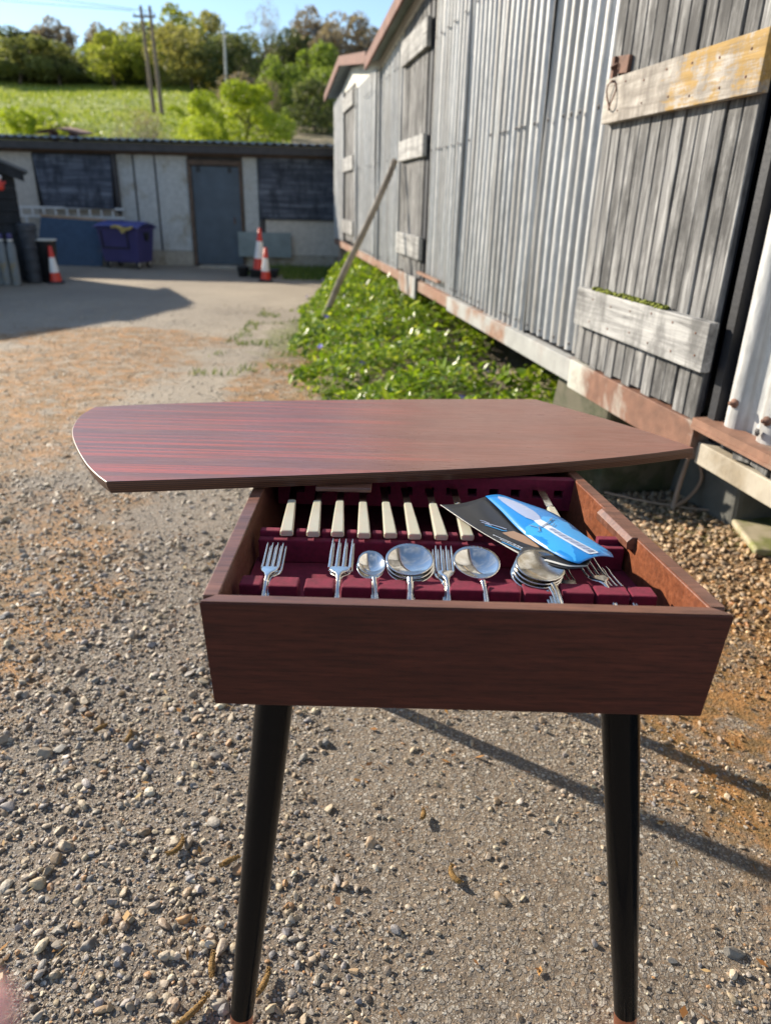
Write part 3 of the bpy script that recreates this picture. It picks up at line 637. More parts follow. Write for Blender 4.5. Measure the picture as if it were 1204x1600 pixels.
# purple wheeled bin
def make_bin():
    r = empty('wheeled_bin', (-4.72, 13.45, 0), (0, 0, radians(-14)))
    tag(r, 'purple four-wheeled rubbish bin with a yellow cloth caught under its lid', 'bin')
    b = MB(); w, d = .40, .27; w2, d2 = .345, .22
    b.hexa([(-w2, -d2, .10), (w2, -d2, .10), (w2, d2, .10), (-w2, d2, .10), (-w, -d, .66), (w, -d, .66), (w, d, .66), (-w, d, .66)])
    b.box(-w-.02, w+.02, -d-.02, d+.02, .655, .69); b.build('body', M['purple'], r, .015, 3)
    b = MB(); V = []; N = 8
    for i in range(N+1):
        a = i/N; y = -d-.035+a*(2*d+.07); z = .692+.075*sin(pi*a)**.7
        for k in range(9): x = -w-.04+(2*w+.08)*k/8; V.append((x, y, z-(.03 if k in (0, 8) else 0)))
    b.add(V, [(i*9+k, i*9+k+1, (i+1)*9+k+1, (i+1)*9+k) for i in range(N) for k in range(8)], 0, True)
    b.build('lid', M['purplelid'], r, solid=.018)
    b = MB()
    def fy(z): return -(d2+(d-d2)*(z-.10)/.56)-.006
    for x0, x1, z0, z1 in ((-.33, .20, .33, .352), (-.33, -.305, .352, .62), (.178, .20, .352, .62)):
        b.hexa([(x0, fy(z0)-.006, z0), (x1, fy(z0)-.006, z0), (x1, fy(z0)+.012, z0), (x0, fy(z0)+.012, z0), (x0, fy(z1)-.006, z1), (x1, fy(z1)-.006, z1), (x1, fy(z1)+.012, z1), (x0, fy(z1)+.012, z1)])
    b.build('lift_frame', M['blackplastic'], r)
    b = MB(); b.prism([(-.08, .60), (.09, .60), (.07, .50), (.03, .45), (-.03, .47)], w-.02, w+.012, axis='x'); b.build('handle_recess', M['blackplastic'], r)
    for sx in (-1, 1):
        for sy in (-1, 1):
            c = MB(); x, y = sx*.29, sy*.17
            c.tube([(x-.022, y, .052), (x+.022, y, .052)], .052, 16); c.build('castor', M['blackplastic'], r, .006)
            c = MB(); c.box(x-.03, x+.03, y-.02, y+.02, .055, .10); c.tube([(x-.026, y, .052), (x+.026, y, .052)], .022, 10); c.build('castor_fork', M['cream'], r)
    return r
bin_ = make_bin()
b = MB(); rr = random.Random(8); V = []; nx, nz_ = 16, 7
for j in range(nz_+1):
    for i in range(nx+1):
        u = i/nx; v = j/nz_; hang = .03+.10*math.exp(-((u-.52)/.14)**2)+.02*sin(u*9)
        V.append((-.14+.42*u, -.02-.012*sin(u*25+j)-.02*v, .0+.02*sin(u*7)-hang*v))
b.add(V, [(j*(nx+1)+i, j*(nx+1)+i+1, (j+1)*(nx+1)+i+1, (j+1)*(nx+1)+i) for j in range(nz_) for i in range(nx)], 0, True)
o = b.build('cloth', M['yellowcloth'], loc=(-4.72, 13.145, .70), rot=(0, 0, radians(-14)), solid=.006); tag(o, 'crumpled yellow cloth hanging over the front of the purple bin', 'cloth')

# ------------------------------------------------------------------ tarred hut and clutter at the left edge
hut = empty('tarred_hut', (-6.24, 10.36, 0), (0, 0, radians(27))); tag(hut, 'black boarded hut with a felt roof cut by the left edge', 'hut')
b = MB(); n = 9
for i in range(n):
    z0 = .02+i*.155; z1 = z0+.15
    b.hexa([(-1.6, -.02, z0), (1.085, -.02, z0), (1.085, 1.3, z0), (-1.6, 1.3, z0), (-1.6, .0, z1), (1.08, .0, z1), (1.08, 1.3, z1), (-1.6, 1.3, z1)])
b.prism([(-1.6, 1.40), (1.07, 1.40), (1.07, 1.45), (-.35, 2.05), (-1.6, 1.55)], 0, 1.3, axis='y')
b.build('wall', M['darkboard'], hut)
b = MB()
for x0, z0, x1, z1 in ((-.36, 2.10, 1.26, 1.44), (-1.9, 1.46, -.36, 2.10)):
    b.hexa([(x0, -.22, z0), (x1, -.22, z1), (x1, 1.5, z1), (x0, 1.5, z0), (x0, -.22, z0+.04), (x1, -.22, z1+.04), (x1, 1.5, z1+.04), (x0, 1.5, z0+.04)])
b.build('roof', mat_simple('roofing_felt', (.13, .135, .14), .8, 0, .2, 10, .4), hut)
b = MB(); b.hexa([(-.36, -.24, 1.93), (1.2, -.24, 1.33), (1.2, -.20, 1.33), (-.36, -.20, 1.93), (-.36, -.24, 2.09), (1.2, -.24, 1.455), (1.2, -.20, 1.455), (-.36, -.20, 2.09)]); b.build('bargeboard', M['darkboard'], hut)
def hw(x, y): v = Vector((x+6.24, y-10.36)); c_, s_ = cos(radians(-27)), sin(radians(-27)); return (v.x*c_-v.y*s_, v.x*s_+v.y*c_)
b = MB(); b.prism([hw(-6.23, 11.3), hw(-9, 11.3), hw(-9, 8.3), hw(-7.25, 8.85)], 0, 2.2); b.build('unseen_shadow_shed', M['darkboard'], hut)  # unseen shed outside the view, shaped so its shadow crosses the yard
# small red and white hanging ornament
orn = empty('hanging_ornament', (-5.10, 10.08, 1.18)); tag(orn, 'small red and white hanging ornament on the front of the black hut', 'ornament')
b = MB(); b.lathe([(0, .03), (.035, .04), (.05, .08), (.04, .13), (.02, .16), (0, .165)], seg=12); b.tube([(.03, 0, .12), (.08, -.01, .13)], .014, 6); b.tube([(-.03, 0, .12), (-.08, -.01, .09)], .014, 6); b.build('body', M['conered'], orn)
b = MB(); b.lathe([(0, .155), (.03, .17), (.032, .20), (.015, .225), (0, .23)], seg=12); b.build('white_cap', M['conewhite'], orn)

def tub(name, loc, prof, mat, label, cat, seg=22, rim=None):
    b = MB(); b.lathe(prof, seg=seg); o = b.build(name, M[mat] if isinstance(mat, str) else mat, loc=loc); tag(o, label, cat); return o
prof = [(0, .0), (.105, .0)]
for i in range(16): z = .02+i*.0485; r_ = .100+.028*(z/.8)+.006*sin(i*2.3); prof += [(r_, z), (r_+.010, z+.012), (r_+.010, z+.030), (r_-.002, z+.036)]
prof += [(.125, .80), (0, .80)]
tub('stacked_tubs', (-5.17, 10.75, 0), prof, 'greyplastic', 'tall leaning stack of dark ribbed tubs beside the gas cylinders', 'tub stack')
tubp = [(0, 0), (.105, 0), (.125, .38), (.135, .385), (.14, .56), (.15, .575), (.15, .585), (.12, .585), (.11, .1), (0, .1)]
dk = empty('waste_tub', (-4.98, 10.85, 0)); tag(dk, 'black tub with a pale rim between the stacked tubs and a traffic cone', 'tub')
b = MB(); b.lathe(tubp[:6]+[(.145, .57)]); b.build('body', M['blackplastic'], dk)
b = MB(); b.lathe([(.145, .571), (.153, .576), (.153, .592), (.12, .592), (.12, .576)]); b.build('rim', M['offwhite'], dk)
for i, (x, y, h, lb) in enumerate(((-5.235, 10.35, .68, 'grey gas cylinder with purple top nearest the stacked tubs'), (-5.355, 10.33, .68, 'grey gas cylinder with purple top second from the stacked tubs'), (-5.48, 10.4, .68, 'grey gas cylinder cut by the left edge of the photo'))):
    c = empty('gas_cylinder', (x, y, 0)); tag(c, lb, 'gas cylinder', 'gas cylinders by the black hut')
    b = MB(); b.lathe([(0, 0), (.052, 0), (.056, .02), (.056, .5), (.045, .55), (.032, .57), (.03, .58)], seg=20); b.build('body', M['gascyl'], c)
    b = MB(); b.lathe([(.031, .58), (.038, .582), (.038, .605), (.031, .607)], seg=16); b.build('collar', M['offwhite'], c)
    b = MB(); b.lathe([(.031, .607), (.036, .61), (.036, h-.012), (.03, h), (0, h)], seg=16); b.build('valve_cap', M['purple'], c)
def cone(loc, h, label, tilt=(0, 0, 0)):
    c = empty('traffic_cone', loc, tilt); tag(c, label, 'traffic cone', 'red and white traffic cones')
    R = .104*h/.55+.0; zb = .03
    def rad(z): return R*.88*(1-z/h)+.022*(z/h)
    def ring(z0, z1, mt, nm):
        b = MB(); b.lathe([(rad(z0), z0), (rad(z1), z1)]+([(0, z1+.003)] if z1 >= h else []), seg=20); b.build(nm, M[mt], c)
    ring(zb, h*.30, 'conered', 'red_base'); ring(h*.30, h*.70, 'conewhite', 'white_sleeve'); ring(h*.70, h, 'conered', 'red_tip')
    b = MB(); b.box(-R*1.15, R*1.15, -R*1.15, R*1.15, 0, zb); b.build('foot', M['blackplastic'], c, .01)
cone((-4.85, 10.72, .0), .51, 'red and white traffic cone standing by the black tub at the left', (0, radians(-2), radians(20)))
cone((-2.18, 12.3, .10), .66, 'taller traffic cone standing behind another cone right of the blue door', (0, radians(3), 0))
cone((-1.985, 11.72, .0), .50, 'shorter traffic cone in front of the taller one near the door', (0, radians(2), radians(10)))
tub('black_bucket', (-2.46, 12.35, 0), [(0, 0), (.075, 0), (.10, .15), (.106, .16), (.095, .16), (.07, .02), (0, .02)], 'blackplastic', 'small black bucket on the ground at the foot of the blue door', 'bucket')
b = MB(); b.hexa([(-.20, -.12, 0), (.20, -.12, 0), (.20, .12, 0), (-.20, .12, 0), (-.23, -.15, .12), (.23, -.15, .12), (.23, .15, .12), (-.23, .15, .12)]); b.box(-.24, .24, -.16, .16, .121, .135)
o = b.build('black_trough', M['blackplastic'], loc=(-2.12, 12.42, -.01), bevel=.01); tag(o, 'low black trough under the taller traffic cone', 'trough')

# ------------------------------------------------------------------ vegetation
def leaf_mat(name, cols, trans=.35, rough=.5, spec=.3):
    t = NT(name); a = t.n('ShaderNodeVertexColor'); a.layer_name = 'leaf'
    s = t.n('ShaderNodeSeparateColor'); t.l(a.outputs[0], s.inputs[0])
    c = t.ramp(s.outputs[0], [(i/(len(cols)-1), q) for i, q in enumerate(cols)])
    t.set(c, rough, 0); t.b.inputs['Specular IOR Level'].default_value = spec
    tr = t.n('ShaderNodeBsdfTranslucent'); t.l(t.mix(1., c, (1.0, 1.0, .55), 'MULTIPLY'), tr.inputs[0]); ms = t.n('ShaderNodeMixShader'); ms.inputs[0].default_value = trans
    out = [q for q in t.t.nodes if q.type == 'OUTPUT_MATERIAL'][0]
    t.l(t.b.outputs[0], ms.inputs[1]); t.l(tr.outputs[0], ms.inputs[2]); t.l(ms.outputs[0], out.inputs[0]); return t.m
LM = {
 'olive': leaf_mat('olive_leaves', [(.18, .20, .08), (.30, .32, .13), (.42, .42, .20)], .55),
 'lime': leaf_mat('lime_leaves', [(.19, .23, .045), (.32, .36, .07), (.46, .47, .13)], .55),
 'dark': leaf_mat('dark_leaves', [(.06, .08, .035), (.12, .145, .06), (.26, .28, .14)], .5),
 'olivebrown': leaf_mat('bronze_leaves', [(.22, .21, .08), (.35, .33, .13), (.48, .45, .20)], .55),
 'brown': leaf_mat('brown_buds', [(.22, .18, .15), (.33, .27, .22), (.44, .37, .30)], .4),
 'green': leaf_mat('green_leaves', [(.10, .15, .03), (.19, .26, .05), (.30, .37, .09)], .55),
 'bright': leaf_mat('bright_leaves', [(.22, .29, .025), (.38, .46, .04), (.56, .60, .09)], .5),
}
def fast_mesh(name, V, F, C, mat):
    me = bpy.data.meshes.new(name); V = np.asarray(V, np.float32); F = np.asarray(F, np.int32); k = F.shape[1]
    me.vertices.add(len(V)); me.vertices.foreach_set('co', V.ravel()); me.loops.add(F.size); me.loops.foreach_set('vertex_index', F.ravel())
    me.polygons.add(len(F)); me.polygons.foreach_set('loop_start', np.arange(0, F.size, k, dtype=np.int32)); me.polygons.foreach_set('loop_total', np.full(len(F), k, dtype=np.int32)); me.update(calc_edges=True)
    if C is not None:
        at = me.color_attributes.new('leaf', 'FLOAT_COLOR', 'POINT'); at.data.foreach_set('color', np.c_[C, C, C, np.ones(len(C))].astype(np.float32).ravel())
    me.materials.append(mat); return me
def crown_mesh(kind, seed, n=3200, leaf=.045, round_=False, density=1.0):
    """unit crown: radius 1 in x/y, height 0..1"""
    r = np.random.default_rng(seed); lobes = []
    nl = 16 if not round_ else 12
    for i in range(nl):
        a = r.uniform(0, 2*pi); rr_ = r.uniform(.15, .68)**.8; z = r.uniform(.12 if round_ else .26, .82)
        rr_ *= (1-abs(z-.5)*.9); lobes.append((rr_*cos(a), rr_*sin(a), z, r.uniform(.22, .42)*(1.15-z*.4)))
    lobes.append((0, 0, .8, .24)); lobes.append((0, 0, .5, .5))
    if round_: lobes.append((.3, .2, .25, .5)); lobes.append((-.35, -.1, .25, .5))
    P = []; B = []
    per = n//len(lobes)
    for (x, y, z, s) in lobes:
        d = r.normal(size=(per, 3)); d /= np.linalg.norm(d, axis=1)[:, None]; q = r.uniform(.55, 1.08, per)**.6
        pts = d*q[:, None]*np.array([s, s, s*.52])+np.array([x, y, z]); P.append(pts); B.append(np.full(per, r.uniform(.1, .75)))
    P = np.concatenate(P); B = np.concatenate(B); k = P[:, 2] > .03; P = P[k]; B = B[k]
    # clumpy gaps
    kk = np.array([mnoise.noise(Vector(p*np.array([5, 5, 6])+seed)) for p in P]) > -.28/density; P = P[kk]; B = B[kk]; n = len(P)
    u = r.normal(size=(n, 3)); u /= np.linalg.norm(u, axis=1)[:, None]; w = np.cross(u, r.normal(size=(n, 3))); w /= np.linalg.norm(w, axis=1)[:, None]
    s = leaf*r.uniform(.6, 1.5, n)[:, None]; asp = np.array([1, 1, .5])
    V = np.stack([P-u*s*asp, P+w*s*.55*asp, P+u*s*asp, P-w*s*.55*asp], 1).reshape(-1, 3)
    F = np.arange(n*4).reshape(n, 4); C = np.repeat(np.clip(B+r.uniform(-.22, .25, n), 0, 1), 4)
    return fast_mesh('crown', V, F, C, LM[kind])
def limb_mesh(seed, bare=False, thick=.02, depth=4):
    r = random.Random(seed); b = MB()
    def grow(p, d, L, rad, k):
        n = 3; pts = [p]; q = p.copy(); dd = d.copy()
        for i in range(n): dd = (dd+Vector((r.uniform(-.16, .16), r.uniform(-.16, .16), r.uniform(-.02, .10)))).normalized(); q = q+dd*L/n; pts.append(q.copy())
        b.tube(pts, [rad*(1-.4*i/n) for i in range(n+1)], 5 if k > 1 else 3, caps=False)
        if k <= 0: return
        for j in range(r.choice((3, 3, 4)) if bare else 3):
            e = (dd+Vector((r.uniform(-.85, .85), r.uniform(-.85, .85), r.uniform(-.1, .55)))).normalized(); grow(pts[r.choice((2, 3, 3))], e, L*r.uniform(.58, .8), rad*.55, k-1)
    grow(Vector((0, 0, 0)), Vector((0, 0, 1)), .34, thick, depth)
    me = bpy.data.meshes.new('trunk'); me.from_pydata(b.v, [], b.f); me.materials.append(M['twig'] if bare else M['bark']); return me
CR = {}; TRK = {}
def crown(kind, v, **k):
    key = (kind, v)
    if key not in CR: CR[key] = crown_mesh(kind, hash(kind) % 97*0+sum(map(ord, kind))+v*13, **k)
    return CR[key]
TREES = [
(-46.8,101.8,6.2,7.5,'olive','pale olive tree at the left end of the front row above the field'),
(-42.5,103.6,6.2,6.6,'olive','olive tree second from the left in the front row above the field'),
(-34.4,100.2,7.2,6.7,'lime','rounded yellow-green tree left of the twin wooden poles'),
(-30.0,98.5,7.0,4.7,'lime','fresh yellow-green tree directly behind the twin wooden poles'),
(-38.6,108.5,6.5,5.3,'dark','dark green tree in the gap between the olive trees and the yellow-green ones'),
(-23.6,95.1,7.8,7.0,'olivebrown','broad bronze-green tree between the twin poles and the grey pole'),
(-18.5,93.2,7.0,5.6,'dark','dark green tree just right of the grey pole'),
(-30.6,114.0,10.6,7.4,'lime','tall golden-green tree rising above the others behind the twin poles'),
(-26.2,117.1,10.7,7.0,'olivebrown','tall tree with clumped bronze leaves against the sky left of the grey pole'),
(-47.0,114.7,9.3,6.2,'brown','brown leafless tree on the skyline at the far left'),
(-51.7,112.7,7.9,6.2,'dark','dark evergreen on the skyline in the left corner'),
(-37.7,118.1,9.1,6.2,'olivebrown','wispy ochre tree on the skyline left of the twin poles'),
(-41.7,116.8,8.8,5.2,'brown','small brown tree on the skyline between the left trees and the poles'),
(-9.2,61.3,5.1,3.2,'green','light green rounded shrub on the bank right of the grey pole'),
(-7.6,59.5,4.6,2.5,'green','mid green shrub in the middle of the bank shrubs'),
(-5.8,65.7,6.2,3.9,'green','wide green shrub high on the bank near the far shed'),
(-4.9,57.8,4.4,2.9,'green','yellow-green shrub low on the bank beside the far shed gable'),
(-5.4,53.7,3.7,3.4,'dark','dark shaded bush at the foot of the bank shrubs'),
(-12.3,64.8,3.9,4.1,'bare','brown twiggy bush behind the bright green bushes'),
(-9.0,59.3,3.5,2.5,'bare','brown twiggy bush between the bright bushes and the bank shrubs'),
(-6.8,49.5,2.2,0.9,'green','very small round green bush on the dry bank'),
(-16.4,102.7,10.8,6.1,'bare','tall bare tree against the sky right of the grey pole'),
(-11.1,107.4,11.2,7.2,'bare','spreading bare tree on the skyline above the bank'),
(-4.7,99.9,9.9,7.1,'brown','rusty brown tree beside the shed roofs on the skyline'),
(-7.4,95.7,8.7,4.8,'brown','brown tree above the widest bank shrub'),
(-12.5,99.2,8.1,5.0,'dark','dark green tree below the bare skyline trees'),
(-8.9,36.9,3.5,2.5,'bright','bright yellow-green bush directly behind the grey shed door'),
(-7.3,39.3,3.8,3.9,'bright','largest bright green bush behind the roof of the low building'),
(-7.9,33.1,2.5,2.3,'bright','low bright green bush against the roof edge'),
(-14.9,31.7,2.9,3.6,'bright','yellow-green bush behind the left end of the low roof'),
(-12.2,30.6,2.3,3.0,'lime','low yellow-green bush behind the bent metal sheet on the roof'),
(-11.5,36.2,2.7,3.0,'bare','pale brown twiggy bush behind the middle of the low roof'),
]
for i, (x, y, h, w, kind, lb) in enumerate(TREES):
    near = y < 70
    shrub = kind in ('bright', 'green') or near
    r = empty('shrub' if shrub else 'tree', (x, y, hz(x, y)-.3), (0, 0, i*1.7)); tag(r, lb, 'bush' if shrub else 'tree', 'bushes behind the low building' if shrub else 'trees of the hillside wood')
    h2 = h+.3-.018*(y-22)*.8; w *= 1.3
    if kind == 'bare':
        o = bpy.data.objects.new('crown', crown('brown', i % 2, n=5000, leaf=.014, round_=True, density=.8)); COL.objects.link(o); o.parent = r; o.scale = (w*.5, w*.5, h2)
        o.data = o.data
        key = ('bare', i % 3)
        if key not in TRK: TRK[key] = limb_mesh(31+i, True, .016 if shrub else .02, 5)
        o = bpy.data.objects.new('trunk', TRK[key]); COL.objects.link(o); o.parent = r; o.scale = (w*.75, w*.75, h2*.95)
        if shrub:
            for q in range(2):
                o = bpy.data.objects.new('trunk', TRK[key]); COL.objects.link(o); o.parent = r; o.rotation_euler = (0, 0, 2+q*2); o.location = ((q-.5)*w*.4, 0, 0); o.scale = (w*.7, w*.7, h2*.8)
        continue
    key = (i % 2)
    if key not in TRK: TRK[key] = limb_mesh(5+i, False, .028, 2)
    o = bpy.data.objects.new('trunk', TRK[key]); COL.objects.link(o); o.parent = r; o.scale = (w*.9, w*.9, h2*.85)
    big = kind == 'bright'
    o = bpy.data.objects.new('crown', crown(kind, i % 3, n=14000 if big else 5200, leaf=.026 if big else .040, round_=near, density=1.4 if big else 1.0)); COL.objects.link(o); o.parent = r
    o.scale = (w*.60, w*.60, h2*1.02)
# the dense wood behind reads as one mass
def wood():
    r = np.random.default_rng(5); Vs = []; Cs = []; Ft = []; n0 = 0
    src = [crown_mesh(k, 60+i, n=2400, leaf=.05) for i, k in enumerate(('dark', 'dark', 'olivebrown', 'brown'))]
    root = None; groups = {}
    for i in range(150):
        y = r.uniform(104, 150); x = r.uniform(-75, 12)
        if x > -14 and y < 112: y = 112+r.uniform(0, 25)
        me = src[r.choice(4, p=[.42, .2, .22, .16])]; nv = len(me.vertices); v = np.empty(nv*3, np.float32); me.vertices.foreach_get('co', v); v = v.reshape(-1, 3)
        a = r.uniform(0, 6.28); c, s = cos(a), sin(a); v = np.stack([v[:, 0]*c-v[:, 1]*s, v[:, 0]*s+v[:, 1]*c, v[:, 2]], 1)
        w = r.uniform(3.0, 4.8); h = r.uniform(5.2, 8.8) if x > -42 else r.uniform(3.2, 5.4)
        h *= max(.55, 1-(y-104)/70)
        v = v*np.array([w, w, h])+np.array([x, y, hz(x, y)-.8]); groups.setdefault(me.name, []).append((v, me))
    # front hedge-like understorey
    for x in np.arange(-62, -12, 2.1):
        y = 106 if x < -38 else 106-(x+38)*.35
        me = src[0]; nv = len(me.vertices); v = np.empty(nv*3, np.float32); me.vertices.foreach_get('co', v); v = v.reshape(-1, 3)
        v = v*np.array([2.6, 2.6, r.uniform(3, 4.6)])+np.array([x+r.uniform(-.6, .6), y+r.uniform(-1, 2), hz(x, y)-.6]); groups[me.name].append((v, me))
    for k, L in groups.items():
        V = np.concatenate([q[0] for q in L]); C = []
        for v, me in L:
            c = np.empty(len(me.vertices)*4, np.float32); me.color_attributes['leaf'].data.foreach_get('color', c); C.append(c.reshape(-1, 4)[:, 0])
        C = np.concatenate(C); F = np.arange(len(V)).reshape(-1, 4)
        m = fast_mesh('woodland', V, F, C, L[0][1].materials[0]); Vs.append(m)
    # join into one mesh
    allV = []; allF = []; allC = []; mi = []; off = 0; mats = []
    for j, m in enumerate(Vs):
        nv = len(m.vertices); v = np.empty(nv*3, np.float32); m.vertices.foreach_get('co', v); allV.append(v.reshape(-1, 3)); allF.append(np.arange(nv).reshape(-1, 4)+off); off += nv
        c = np.empty(nv*4, np.float32); m.color_attributes['leaf'].data.foreach_get('color', c); allC.append(c.reshape(-1, 4)[:, 0]); mi.append(np.full(nv//4, j, np.int32)); mats.append(m.materials[0])
    me = fast_mesh('woodland', np.concatenate(allV), np.concatenate(allF), np.concatenate(allC), mats[0])
    for m_ in mats[1:]: me.materials.append(m_)
    me.polygons.foreach_set('material_index', np.concatenate(mi))
    o = bpy.data.objects.new('woodland', me); COL.objects.link(o); tag(o, 'dense mixed wood covering the top of the hill', 'woodland', kind='stuff')
wood()

# utility poles
up = empty('utility_pole', (-18.8, 63.2, hz(0, 63)-.2)); tag(up, 'pair of tall wooden utility poles joined by a crossbar standing in the field', 'utility pole')
for dx, tilt in ((-.35, .012), (.32, .008)):
    b = MB(); b.tube([(dx+(.30 if dx < 0 else .22), 0, 0), (dx, 0, 7.3)], [.17, .11], 10); b.build('pole', M['pole'], up)
b = MB(); b.box(-.95, .75, -.14, -.04, 6.55, 6.68); b.build('crossbar', M['pole'], up)
b = MB()
for x in (-.85, 0, .65): b.lathe([(.03, 0), (.07, .05), (.07, .12), (.03, .18), (0, .2)], c=(x, -.09, 6.68), seg=8)
b.build('insulators', M['greypole'], up)
gp = MB(); gp.tube([(0, 0, 0), (.12, 0, 6.6)], [.13, .09], 10); gp.tube([(-.3, 0, 6.35), (.5, 0, 6.35)], .03, 6)
o = gp.build('utility_pole', M['greypole'], loc=(-15.25, 73.4, hz(0, 73.4)-.2)); tag(o, 'single pale grey pole standing against the dark trees', 'utility pole')
for i, (dz, lb) in enumerate(((.0, 'upper overhead wire crossing the sky at the left'), (-.12, 'lower overhead wire crossing the sky at the left'))):
    b = MB(); p0 = Vector((-19.7 if i == 0 else -18.2, 63.1, hz(0, 63)+6.75)); p1 = Vector((-60, 62, 17+i*1.6)); pts = [p0.lerp(p1, k/14)+Vector((0, 0, -1.0*sin(pi*k/14)*.6)) for k in range(15)]
    b.tube([p-p0 for p in pts], .018, 4); o = b.build('overhead_wire', M['blackplastic'], loc=p0); tag(o, lb, 'wire', 'overhead wires')

# periwinkle bed: leafy ground cover along the shed (uncountable)
def periwinkle():
    r = np.random.default_rng(12); n = 19000
    s = r.uniform(1.05, 9.3, n*2); q = r.uniform(0, 1, n*2)**.9
    wid = np.interp(s+.25, [1.05, 1.6, 2.4, 3.2, 4.5, 6.0, 7.5, 9.3], [.12, .55, .95, 1.12, 1.08, .95, .70, .25])
    edge = wid*(1+.22*np.array([mnoise.noise(Vector((a*1.6, 0, 5))) for a in s]))
    off = -.25+q*(edge+.25)
    # thin out with gaps near the shed
    nz_ = np.array([mnoise.noise(Vector((a*2.2, b*2.2, 1))) for a, b in zip(s, off)])
    k = ~((off < .14) & (nz_ > .10) & (s < 4.6)); k &= nz_ < .5
    s = s[k][:n]; off = off[k][:n]; q = q[k][:n]; edge = edge[k][:n]; n = len(s)
    prof = np.clip(1-np.clip(off/edge, 0, 1)**2.2, 0, 1)
    ht = (.13+.27*prof*np.interp(s, [1.1, 2, 3, 6, 9], [.5, .8, 1.0, 1.2, 1.3]))*(1+.55*np.array([mnoise.noise(Vector((a*2.6, b*2.6, 7))) for a, b in zip(s, off)]))
    z = ht*r.uniform(.25, 1, n)**.45
    X = np.array(A0)[None]+np.array(D)[None]*s[:, None]+np.array(NV)[None]*off[:, None]; X[:, 2] = z
    L = r.uniform(.014, .040, n); W = L*r.uniform(.42, .6, n); a = r.uniform(0, 2*pi, n); el = r.normal(.35, .42, n)
    d = np.stack([np.cos(a)*np.cos(el), np.sin(a)*np.cos(el), np.sin(el)], 1); side = np.stack([-np.sin(a), np.cos(a), r.normal(0, .35, n)], 1); side /= np.linalg.norm(side, axis=1)[:, None]
    nr = np.cross(d, side); l = L[:, None]; w = W[:, None]
    V = np.stack([X-d*l, X-d*l*.2+side*w+nr*w*.25, X+d*l*.55+side*w*.7+nr*w*.15, X+d*l-nr*w*.15, X+d*l*.55-side*w*.7+nr*w*.15, X-d*l*.2-side*w+nr*w*.25], 1).reshape(-1, 3)
    b0 = np.arange(n)[:, None]*6
    F = np.concatenate([b0+np.array([[0, 1, 2, 3]]), b0+np.array([[0, 3, 4, 5]])]); C = np.repeat(np.clip(r.normal(.45, .25, n), 0, 1), 6)
    m = leaf_mat('periwinkle_leaves', [(.06, .12, .012), (.17, .28, .02), (.32, .43, .03), (.55, .60, .09)], .45, .33, .55)
    me = fast_mesh('ground_cover', V, F, C, m)
    o = bpy.data.objects.new('ground_cover', me); COL.objects.link(o); tag(o, 'glossy green periwinkle growing thickly along the foot of the shed', 'ground cover', kind='stuff')
    # dry stems and litter under
    b = MB(); rr = random.Random(4)
    for i in range(420):
        s_ = rr.uniform(1.6, 5.5); o_ = rr.uniform(-.15, .5); p = world_shed(s_, o_, .02); L_ = rr.uniform(.1, .3); a_ = rr.uniform(0, 6.28)
        b.tube([p, p+Vector((cos(a_)*L_*.5, sin(a_)*L_*.5, rr.uniform(.05, .16))), p+Vector((cos(a_)*L_, sin(a_)*L_, rr.uniform(.0, .2)))], .0022, 3, caps=False)
    o = b.build('dry_stems', M['twig']); tag(o, 'tangle of dry brown stems under the periwinkle', 'dry stems', kind='stuff')
    fm = mat_simple('periwinkle_petal', (.23, .19, .62), .5, 0, .1, 20, 0)
    b = MB()
    for k_ in range(5):
        a_ = k_*2*pi/5; c_, s_ = cos(a_), sin(a_)
        P = [(0, 0, 0), (.010, -.006, .004), (.019, -.006, .006), (.020, .004, .006), (.010, .007, .004)]
        b.add([(x*c_-y*s_, x*s_+y*c_, z_) for x, y, z_ in P], [(0, 1, 2, 3, 4)])
    b.tube([(0, 0, -.03), (0, 0, 0)], [.0015, .003], 5)
    f0 = b.build('periwinkle_flower', fm); first = True
    FW = ['nearest the lid, low in the leaves', 'midway along the bed', 'near the table end of the bed', 'close under the grey beam', 'on the yard side of the bed', 'high on the mound by the wall', 'farther along past the middle', 'in the thin patch below the near door', 'at the yard edge of the far half', 'against the wall beyond the middle', 'at the outermost yard edge', 'at the far end by the prop', 'beside the dry stems near the lid']
    FL = [(3.2, .62, .30), (3.9, .35, .33), (2.35, .45, .22), (2.2, .08, .30), (4.6, .8, .25), (3.0, .2, .34), (5.4, .55, .34), (1.95, .3, .2), (6.3, .85, .22), (5.0, .3, .36), (3.5, .95, .2), (7.2, .6, .3), (2.7, .75, .24)]
    for i, (s_, o_, z_) in enumerate(FL):
        f = f0 if i == 0 else f0.copy()
        if i: COL.objects.link(f)
        f.location = world_shed(s_, o_, z_+.02); f.rotation_euler = (rr.uniform(.2, .9), rr.uniform(-.5, .3), rr.uniform(0, 6)); f.scale = (1.15,)*3
        tag(f, 'small violet periwinkle flower '+FW[i], 'flower', 'violet periwinkle flowers in the green bed')
periwinkle()
